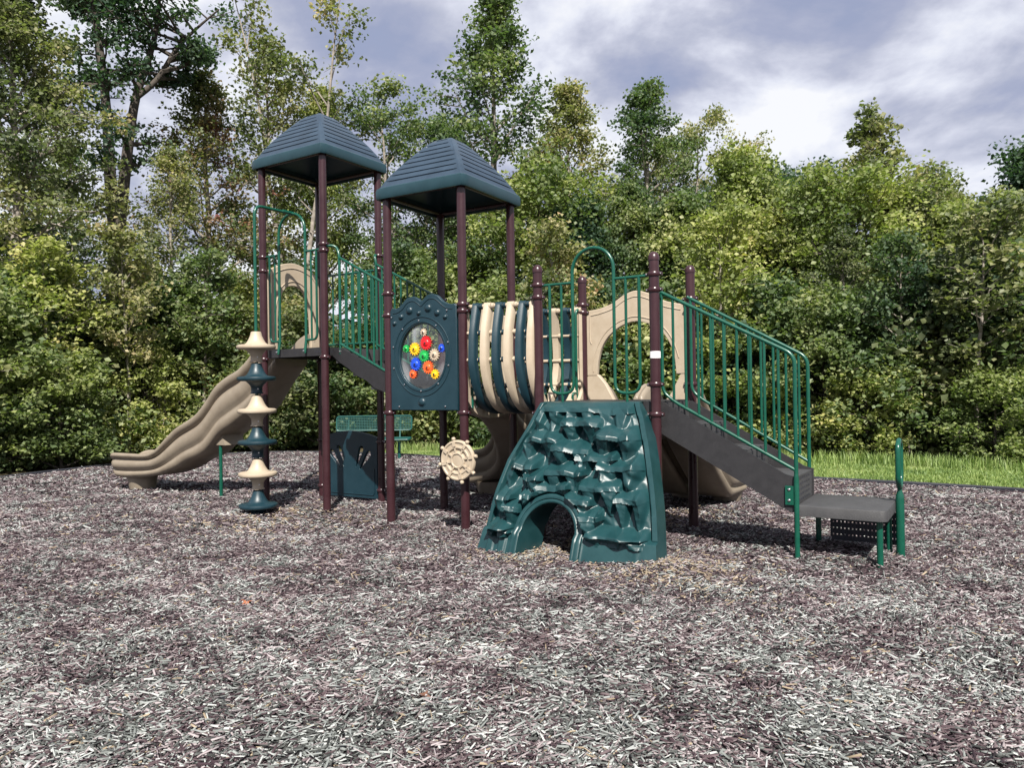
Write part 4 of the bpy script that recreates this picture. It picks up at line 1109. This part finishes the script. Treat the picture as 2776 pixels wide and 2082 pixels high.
def gen_tree(seed, H, cb, prof, Rm, nl, lsize, nleaf, tr=.12, spread=.28, sub=4, fork=0, lean=(0, 0), up_=.45, stems=None):
    r = np.random.default_rng(seed); tk = MB(); cl = []; wt = []
    trunks = []
    nf = max(1, fork)
    if stems:
        nf = len(stems)
        for P_, r0, r1 in stems: P_ = spline(P_, 4); trunks.append(P_); tk.tube(P_, np.linspace(r0, r1, len(P_)), 12, cap=False)
    for f in range(0 if stems else nf):
        a = r.uniform(0, 2 * PI) if nf == 1 else f * PI + r.uniform(-.2, .2); k = 9; P_ = []
        sp_ = 0 if nf == 1 else .16
        wob = r.normal(0, .012 * H, (k, 2)); wob[0] = 0; wob = np.cumsum(wob, 0) * .6
        for i, tt in enumerate(np.linspace(0, 1, k)):
            sf = max(0, tt - .22) * sp_ * H
            P_.append((wob[i, 0] + lean[0] * tt * H + math.cos(a) * sf, wob[i, 1] * .6 + lean[1] * tt * H + math.sin(a) * sf * .5, tt * H))
        P_ = np.array(P_); P_[:, 2] -= .15 * (1 - np.linspace(0, 1, k)); trunks.append(P_)
        tk.tube(P_, tr * (1 - np.linspace(0, 1, k)) ** .8 * (1 if nf == 1 else .8) + .008, 9, cap=False)
    ga = r.uniform(0, 6)
    for i in range(nl):
        P_ = trunks[i % nf]; hr = cb + (1 - cb) * ((i + r.uniform(0, .8)) / nl) * .97
        if stems: hr = r.uniform(cb if i % nf == 0 else .25, 1)
        c = np.array([np.interp(hr, np.linspace(0, 1, len(P_)), P_[:, q]) for q in range(3)])
        x = (hr - cb) / (1 - cb); ln_ = Rm * float(np.interp(x, *zip(*prof))) * r.uniform(.65, 1.15)
        ga += 2.4 + r.uniform(-.5, .5); el_ = up_ * (.5 + .9 * x) + r.uniform(-.15, .2)
        d = np.array([math.cos(ga) * math.cos(el_), math.sin(ga) * math.cos(el_), math.sin(el_)])
        pts = [c + d * ln_ * q + np.array([0, 0, ln_ * .12 * q * q]) + r.normal(0, .03 * ln_, 3) * q for q in (0, .35, .7, 1)]
        r0 = tr * (1 - hr) * .5 + .012; tk.tube(pts, [r0, r0 * .7, r0 * .45, .006], 5, cap=False)
        for q in (.55, .8, 1.0): cl.append(pts[0] * (1 - q) + pts[3] * q); wt.append(spread * (.7 + .5 * q))
        for s_ in range(sub):
            q = r.uniform(.3, .95); b_ = pts[0] * (1 - q) + pts[3] * q; a2 = ga + r.choice([-1, 1]) * r.uniform(.5, 1.3)
            l2 = ln_ * r.uniform(.25, .5); d2 = np.array([math.cos(a2), math.sin(a2), r.uniform(-.15, .6)]); e_ = b_ + d2 * l2
            tk.tube([b_, (b_ + e_) / 2 + r.normal(0, .03, 3), e_], [r0 * .4, r0 * .3, .004], 4, cap=False)
            cl += [e_, (b_ + e_) / 2]; wt += [spread, spread * .8]
    cl = np.array(cl); wt = np.array(wt); pr = r.uniform(.35, 1.4, len(cl)); pr /= pr.sum()
    ix = r.choice(len(cl), nleaf, p=pr); dd = r.normal(0, 1, (nleaf, 3)); dd *= (r.random(nleaf) ** .45 / (np.linalg.norm(dd, axis=1) + 1e-9))[:, None]
    C = cl[ix] + dd * wt[ix][:, None] * np.array([1.15, 1.15, .85]); tint = np.clip(pr[ix] * 0 + r.normal(.5, .22, nleaf) * .6 + r.random(len(cl))[ix] * .4, 0, 1)
    V, F4 = leaves(C, lsize, r)
    return tk, V, F4, np.repeat(tint, 2)


def hgt(y, Z): return 1.42 + (1041 - y) / 2061.8 * Z


PROTO = {}
_c = lambda px, y, dy=0.0: ((px - 318) / 2061.8 * 20.5, dy, hgt(y, 20.5))
STEMS = [([(0, 0, -.2), _c(314, 900), _c(313, 760), _c(317, 620), _c(306, 450), _c(300, 300), _c(288, 150), _c(270, 0), _c(262, -90)], .25, .05),
         ([_c(322, 640), _c(345, 500, -.1), _c(368, 360, -.2), _c(384, 240, -.1), _c(412, 140), _c(436, 50), _c(448, -60)], .17, .04),
         ([_c(384, 240, -.1), _c(432, 185, .1), _c(480, 100, .2), _c(530, 40, .3), _c(600, -10, .2)], .09, .02),
         ([_c(300, 300), _c(275, 210, .3), _c(258, 90, .3), _c(250, -30, .4)], .09, .03)]
ovoid = [(0, .55), (.25, .95), (.5, 1), (.75, .75), (1, .25)]; cone = [(0, .9), (.15, 1), (.4, .8), (.7, .5), (1, .12)]; colm = [(0, .5), (.3, .9), (.6, .9), (1, .3)]; bush = [(0, 1), (.3, 1.05), (.6, .95), (.85, .7), (1, .3)]
SPEC = {
    # name: (seed, H, cb, prof, R, limbs, leaf, nleaf, trunk r, spread, sub, fork, lean, up)
    'bushA': (11, 3.4, .03, bush, 1.35, 34, .105, 13000, .035, .30, 5, 0, (0, 0), .35),
    'bushB': (12, 3.0, .03, bush, 1.30, 32, .095, 13000, .03, .28, 5, 0, (.03, 0), .40),
    'bushC': (13, 2.6, .02, bush, 1.15, 26, .10, 9000, .03, .27, 5, 0, (-.03, 0), .5),
    'midA': (21, 7.0, .12, ovoid, 1.9, 44, .10, 26000, .07, .36, 5, 0, (0, 0), .55),
    'midB': (22, 7.0, .10, cone, 1.9, 48, .095, 27000, .07, .34, 5, 0, (.02, 0), .6),
    'midC': (23, 6.5, .14, ovoid, 2.1, 42, .105, 23000, .07, .38, 5, 0, (-.02, 0), .5),
    'bushD': (14, 3.2, .10, ovoid, 1.2, 26, .11, 8500, .03, .34, 6, 0, (.04, 0), .7),
    'bushE': (15, 3.4, .16, cone, 1.35, 22, .12, 8000, .035, .38, 6, 0, (-.04, 0), .6),
    'midD': (24, 7.0, .15, colm, 1.6, 36, .115, 17000, .07, .40, 6, 0, (.03, 0), .8),
    'midE': (25, 7.0, .12, cone, 2.2, 38, .125, 18000, .07, .42, 6, 0, (-.03, 0), .45),
    'stem': (26, 5.5, .42, ovoid, 1.2, 20, .12, 3800, .045, .30, 5, 0, (.03, 0), .7),
    'tallE': (38, 13, .18, cone, 2.3, 46, .12, 20000, .14, .34, 6, 0, (.02, 0), .8),
    'tallA': (31, 13, .22, ovoid, 2.9, 48, .125, 26000, .19, .40, 5, 2, (0, 0), .65),
    'tallB': (32, 13, .33, cone, 2.6, 50, .115, 28000, .16, .37, 6, 0, (.0, 0), .75),
    'tallC': (33, 12, .28, colm, 1.7, 36, .12, 8000, .12, .34, 5, 0, (.01, 0), .8),
    'sparse': (34, 12, .35, colm, 1.5, 26, .115, 4200, .10, .32, 4, 2, (.0, 0), .9),
    'forked': (41, 12, .45, ovoid, 1.9, 60, .13, 10500, .2, .34, 4, 0, (0, 0), .35),
    'tallD': (36, 13, .26, cone, 2.9, 44, .12, 17000, .16, .37, 5, 0, (.045, 0), .75),
    'young': (35, 8, .25, cone, 1.7, 40, .115, 6500, .06, .26, 5, 0, (0, 0), .7),
}


def get_proto(k, lk, bk):
    key = (k, lk, bk)
    if key not in PROTO:
        if k not in PROTO:
            tk, V, F4, ti = gen_tree(*SPEC[k][:8], stems=STEMS if k == 'forked' else None, tr=SPEC[k][8], spread=SPEC[k][9], sub=SPEC[k][10], fork=SPEC[k][11], lean=SPEC[k][12], up_=SPEC[k][13])
            PROTO[k] = (tk, V, F4, ti)
        tk, V, F4, ti = PROTO[k]
        t_o = tk.build('trunk', {'g': BARK, 'd': BARKD}[bk], None, origin=(0, 0, 0), angle=60); c_o = batch('crown', V, F4, LF[lk], ti)
        tm, cm = t_o.data, c_o.data; bpy.data.objects.remove(t_o); bpy.data.objects.remove(c_o); PROTO[key] = (tm, cm)
    return PROTO[key]


def tree(name, k, lk, px, Z, top, rot, label, cat, group=None, bk='d', wide=1.0, z0=-.03):
    """px: bearing given as a picture column, Z distance in metres, top: crown height in metres"""
    tm, cm = get_proto(k, lk, bk); x = (px - 1388) / 2061.8 * Z
    o = empty(name, (x, Z, z0)); s = top / SPEC[k][1] / 1.02; o.scale = (s * wide, s * wide, s); o.rotation_euler = (0, 0, rot)
    tag(o, label, cat, group)
    for nm, me in (('trunk', tm), ('crown', cm)):
        c = bpy.data.objects.new(nm, me); COL.objects.link(c); c.parent = o
    return o




rr = random.Random(3)
exec_trees = True
#TREES#
ROWS = [
    # front understory, left to right (column, distance, height, kind, leaf)
    ('leafy_shrub', 'bushA', 'green', -60, 14.2, 3.3, 'dense green shrub cut by the left picture edge, lowest one there'),
    ('leafy_shrub', 'bushC', 'yellow', 165, 14.6, 2.0, 'small pale yellow green sapling in front of the dark gaps at far left'),
    ('leafy_shrub', 'bushB', 'green', 90, 16.4, 4.0, 'tall green shrub behind the pale sapling near the left edge'),
    ('leafy_shrub', 'bushE', 'olive', 270, 17.6, 3.4, 'olive shrub just left of and behind the tan slide foot'),
    ('leafy_shrub', 'bushC', 'yellow', 395, 17.4, 2.2, 'low yellow green shrub right behind the end of the tan wave slide'),
    ('leafy_shrub', 'bushD', 'green', 450, 18.9, 4.0, 'green shrub behind the bare pale twigs'),
    ('leafy_shrub', 'bushA', 'green', 580, 19.0, 3.3, 'green shrub seen above the middle of the wave slide'),
    ('leafy_shrub', 'bushC', 'yellow', 655, 18.4, 1.9, 'small yellow green shrub between the slide leg and the pod climber'),
    ('leafy_shrub', 'bushB', 'olive', 770, 19.2, 3.4, 'olive shrub seen between the pod climber and the front post of the taller tower'),
    ('leafy_shrub', 'bushC', 'green', 880, 19.0, 2.6, 'low green shrub behind the front post of the taller tower'),
    ('leafy_shrub', 'bushE', 'rust', 990, 19.6, 3.0, 'shrub with rusty leaf tips above the green bench backrest'),
    ('leafy_shrub', 'bushC', 'green', 1120, 19.6, 2.9, 'green shrub directly behind the gear panel'),
    ('leafy_shrub', 'bushD', 'green', 1270, 19.2, 3.6, 'green shrub seen left of the curved slide behind the beige ship wheel'),
    ('leafy_shrub', 'bushA', 'green', 1420, 18.6, 3.9, 'green shrub behind the striped barrel bridge'),
    ('leafy_shrub', 'bushB', 'dark', 1570, 18.2, 3.6, 'dark green shrub behind the post at the right end of the barrel bridge'),
    ('leafy_shrub', 'bushC', 'green', 1700, 17.5, 3.0, 'green shrub framed by the beige archway of the double slide'),
    ('leafy_shrub', 'bushE', 'green', 1830, 17.0, 3.6, 'green shrub behind the top of the right hand stairs'),
    ('leafy_shrub', 'bushC', 'yellow', 1985, 16.0, 2.4, 'bright yellow green shrub seen through the balusters of the right hand stairs'),
    ('leafy_shrub', 'bushD', 'green', 2090, 16.0, 3.4, 'green shrub behind the lower part of the right hand stair rails'),
    ('leafy_shrub', 'bushA', 'green', 2240, 14.9, 3.0, 'broad green shrub just right of the stair rails behind the grass'),
    ('leafy_shrub', 'young', 'olive', 2298, 15.4, 4.6, 'slim sapling with a pale visible stem standing in the shrubs left of the grab loop'),
    ('leafy_shrub', 'bushC', 'yellow', 2345, 14.0, 1.7, 'low pale shrub left of the grab loop at the edge of the grass'),
    ('leafy_shrub', 'bushB', 'green', 2420, 14.8, 3.1, 'green shrub straight above the grab loop'),
    ('leafy_shrub', 'bushE', 'olive', 2560, 14.6, 3.8, 'olive shrub right of the grab loop, overhanging the dark hollow'),
    ('leafy_shrub', 'bushC', 'yellow', 2690, 12.6, 1.5, 'small yellow leaved sapling on the grass edge near the right picture edge'),
    ('leafy_shrub', 'bushD', 'green', 2800, 13.6, 3.5, 'green shrub cut by the right picture edge'),
    ('thin_sapling', 'stem', 'yellow', 110, 15.6, 4.4, 'thin stemmed sapling rising from the dark gap beside the left edge'),
    ('thin_sapling', 'stem', 'olive', 355, 16.9, 4.9, 'thin stemmed sapling just left of the bare pale twigs'),
    ('thin_sapling', 'stem', 'green', 545, 18.2, 4.6, 'thin stemmed sapling above the middle of the wave slide'),
    ('thin_sapling', 'stem', 'green', 1035, 18.6, 4.8, 'thin stemmed sapling showing just left of the gear panel'),
    ('thin_sapling', 'stem', 'olive', 1500, 17.6, 5.0, 'thin stemmed sapling over the right end of the barrel bridge'),
    ('thin_sapling', 'stem', 'yellow', 1930, 15.9, 4.9, 'thin stemmed yellow green sapling behind the upper stair balusters'),
    ('thin_sapling', 'stem', 'green', 2470, 13.7, 4.0, 'thin stemmed sapling at the grass edge right of the grab loop'),
    ('thin_sapling', 'stem', 'olive', 2630, 13.0, 4.3, 'thin stemmed sapling in front of the dark hollow at right'),
    # second row
    ('young_tree', 'midA', 'green', 10, 18.5, 5.6, 'green young tree second from the left edge behind the front shrubs'),
    ('young_tree', 'midC', 'olive', 200, 21.8, 4.3, 'olive young tree left of the big forked grey trunk'),
    ('young_tree', 'midB', 'olive', 380, 21.5, 4.9, 'olive young tree right of the big forked grey trunk, low in the gap'),
    ('young_tree', 'midE', 'yellow', 640, 21.5, 4.9, 'yellow green young tree left of the pole of the pod climber'),
    ('young_tree', 'midE', 'olive', 800, 22.0, 5.2, 'olive young tree seen under the left roof'),
    ('young_tree', 'midD', 'yellow', 1130, 21.5, 5.2, 'yellow green young tree behind the gap between the two roofs'),
    ('young_tree', 'midA', 'yellow', 1290, 21.0, 5.3, 'yellow green young tree behind the rightmost post of the lower roofed tower'),
    ('young_tree', 'midC', 'yellow', 1440, 20.5, 6.9, 'bright yellow green tree right of the right roof'),
    ('young_tree', 'midE', 'dark', 1590, 20.0, 6.4, 'dark green tree above the arched rail of the climbing wall'),
    ('young_tree', 'midB', 'green', 1720, 19.5, 6.6, 'green tree behind the tallest free standing post'),
    ('young_tree', 'midE', 'green', 1860, 19.0, 6.2, 'green tree above the right rear free standing post'),
    ('young_tree', 'midD', 'yellow', 2010, 18.6, 6.9, 'yellow green round topped tree above the stair hand rails'),
    ('young_tree', 'midA', 'green', 2150, 18.2, 6.0, 'green tree right of the round topped yellow green one'),
    ('young_tree', 'midC', 'yellow', 2300, 17.6, 6.0, 'olive tree under the pointed young one at right'),
    ('young_tree', 'midB', 'olive', 2450, 17.3, 5.9, 'olive tree straight above the grab loop, behind the shrubs'),
    ('young_tree', 'midE', 'yellow', 2590, 16.8, 5.4, 'yellow green tree at right whose crown drops toward the sky gap'),
    ('young_tree', 'midE', 'green', 2730, 16.0, 5.4, 'green tree last but one before the right edge'),
    # tall trees
    ('tall_tree', 'forked', 'dark', 318, 20.5, 12 * 1.02, 'huge tree with forked grey trunk and dark leaves at upper left'),
    ('tall_tree', 'tallB', 'olive', 30, 17.0, 11.5, 'tall olive tree filling the upper left corner'),
    ('tall_tree', 'tallC', 'green', 195, 22.5, 9.0, 'green tree crown tucked left of the big forked grey trunk'),
    ('tall_tree', 'tallC', 'olive', 120, 25.0, 12.0, 'olive tall tree between the corner tree and the forked trunk'),
    ('tall_tree', 'tallD', 'rust', 560, 22.0, 10.9, 'thin tree with wine red upper leaves left of the left roof'),
    ('tall_tree', 'tallC', 'olive', 468, 18.9, 7.6, 'slim olive tree right of the forked trunk with sky either side'),
    ('tall_tree', 'tallC', 'olive', 745, 24.5, 13.0, 'columnar olive tree with thin foliage left of the nearly bare tree'),
    ('tall_tree', 'sparse', 'olive', 800, 24.0, 14.4, 'thin nearly bare tree with pale stems reaching the top edge above the left roof'),
    ('tall_tree', 'tallB', 'yellow', 880, 25.5, 11.6, 'yellowish tree directly behind the left roof peak'),
    ('tall_tree', 'tallA', 'green', 1110, 25.5, 11.0, 'green tree rising between the two roof peaks'),
    ('tall_tree', 'tallB', 'green', 1225, 27.0, 10.8, 'green crown left of the tallest pointed tree, behind the right roof peak'),
    ('tall_tree', 'tallD', 'green', 1385, 23.0, 13.4, 'tallest pointed green tree at centre, its tip at the top edge'),
    ('tall_tree', 'tallD', 'olive', 1575, 23.5, 10.9, 'slim olive tree right of the tallest pointed tree'),
    ('tall_tree', 'tallD', 'green', 1755, 22.5, 10.4, 'slim green tree with a pointed tip above the tallest free standing post'),
    ('tall_tree', 'tallA', 'olive', 1865, 24.0, 9.6, 'loose olive crown touching the slim pointed tree on its right'),
    ('tall_tree', 'midD', 'green', 2040, 22.0, 7.8, 'rounded green tree top standing over the stair hand rails, far row'),
    ('tall_tree', 'midC', 'dark', 2205, 24.0, 7.9, 'dark small crown with a sky notch on each side at right'),
    ('tall_tree', 'young', 'olive', 2365, 19.5, 8.5, 'pointed young tree that stands above its neighbours at right'),
    ('tall_tree', 'midA', 'olive', 2500, 20.5, 6.9, 'olive tree top just right of the pointed young tree'),
    ('tall_tree', 'midB', 'olive', 2590, 19.5, 6.4, 'olive tree top that falls away to the right sky gap'),
    ('tall_tree', 'midE', 'green', 2710, 21.0, 6.4, 'green tree top right of the right hand sky gap'),
    ('dark_conifer', 'midD', 'dark', 2830, 21.0, 7.8, 'dark conifer at the right picture edge above the broad leaved trees'),
]
for nm, k, lk, px, Z, top, lb in ROWS:
    grp = {'leafy_shrub': 'shrubs along the edge of the wood', 'young_tree': 'young trees behind the shrubs', 'thin_sapling': 'thin saplings along the edge of the wood', 'tall_tree': 'tall trees of the wood'}.get(nm)
    bk = 'g' if (k.startswith('tall') or k in ('sparse', 'young', 'stem')) else 'd'
    tree(nm, k, lk, px, Z, top, 0 if k == 'forked' else rr.uniform(0, 6.28), lb, 'shrub' if nm == 'leafy_shrub' else 'tree', grp, bk, wide=1 if k == 'forked' else 1.15 if k == 'tallD' and top < 12 else rr.uniform(.95, 1.15) * (1.1 if nm == 'leafy_shrub' else 1.0))

# the deeper wood, one leafy mass nobody could count
r = np.random.default_rng(77); n = 60000
X_ = r.uniform(-26, 26, n); Y_ = r.uniform(24, 34, n); hh = 3.4 + 1.6 * smooth_noise(X_, Y_ * 0, 6, 4) + 1.5 * (X_ > 0); Z_ = r.random(n) ** .8 * hh
V, F4 = leaves(np.stack([X_, Y_, Z_], 1), .34, r)
tag(batch('far_woodland', V, F4, LF['dark'], np.repeat(r.random(n), 2)), kind='stuff')
# low undergrowth closing the foot of the wood
n = 60000; X_ = r.uniform(-16, 16, n); base = np.interp(X_, [-16, -9.5, -8.6, -6.5, -4, -1.5, 1, 4, 6.5, 9, 16], [12, 13.5, 15, 18.0, 18.6, 18.4, 17.8, 15.4, 13.6, 12.2, 10]); Y_ = base + .3 + r.random(n) ** 1.4 * 6
Z_ = r.random(n) ** 1.3 * (.5 + .9 * (.5 + .5 * smooth_noise(X_, Y_, 2.0, 9)))
V, F4 = leaves(np.stack([X_, Y_, Z_], 1), .13, r)
tag(batch('undergrowth', V, F4, LF['green'], np.repeat(r.random(n), 2)), kind='stuff')

# bare pale twigs rising from the shrubs behind the wave slide
TS = empty('bare_shrub', ((430 - 1388) / 2061.8 * 17.5, 17.5, 0)); tag(TS, 'leafless shrub of thin pale twigs behind the wave slide', 'shrub')
q = MB(); r2 = random.Random(9)
for i in range(9):
    a = r2.uniform(-.5, .5); hh_ = r2.uniform(1.2, 2.0); b_ = np.array([r2.uniform(-.08, .08), r2.uniform(-.1, .1), 0]); m1_ = b_ + np.array([a * .35, r2.uniform(-.1, .1), hh_ * .5]); e1_ = b_ + np.array([a * 1.0, r2.uniform(-.2, .2), hh_])
    q.tube([b_, m1_, e1_], [.014, .010, .003], 5)
    for _ in range(3):
        t_ = r2.uniform(.3, .9); s0 = m1_ + (e1_ - m1_) * t_; q.tube([s0, s0 + np.array([r2.uniform(-.3, .3), r2.uniform(-.1, .1), r2.uniform(.15, .4)])], [.006, .002], 4)
q.build('twigs', TWIG, TS, origin=(0, 0, 0))
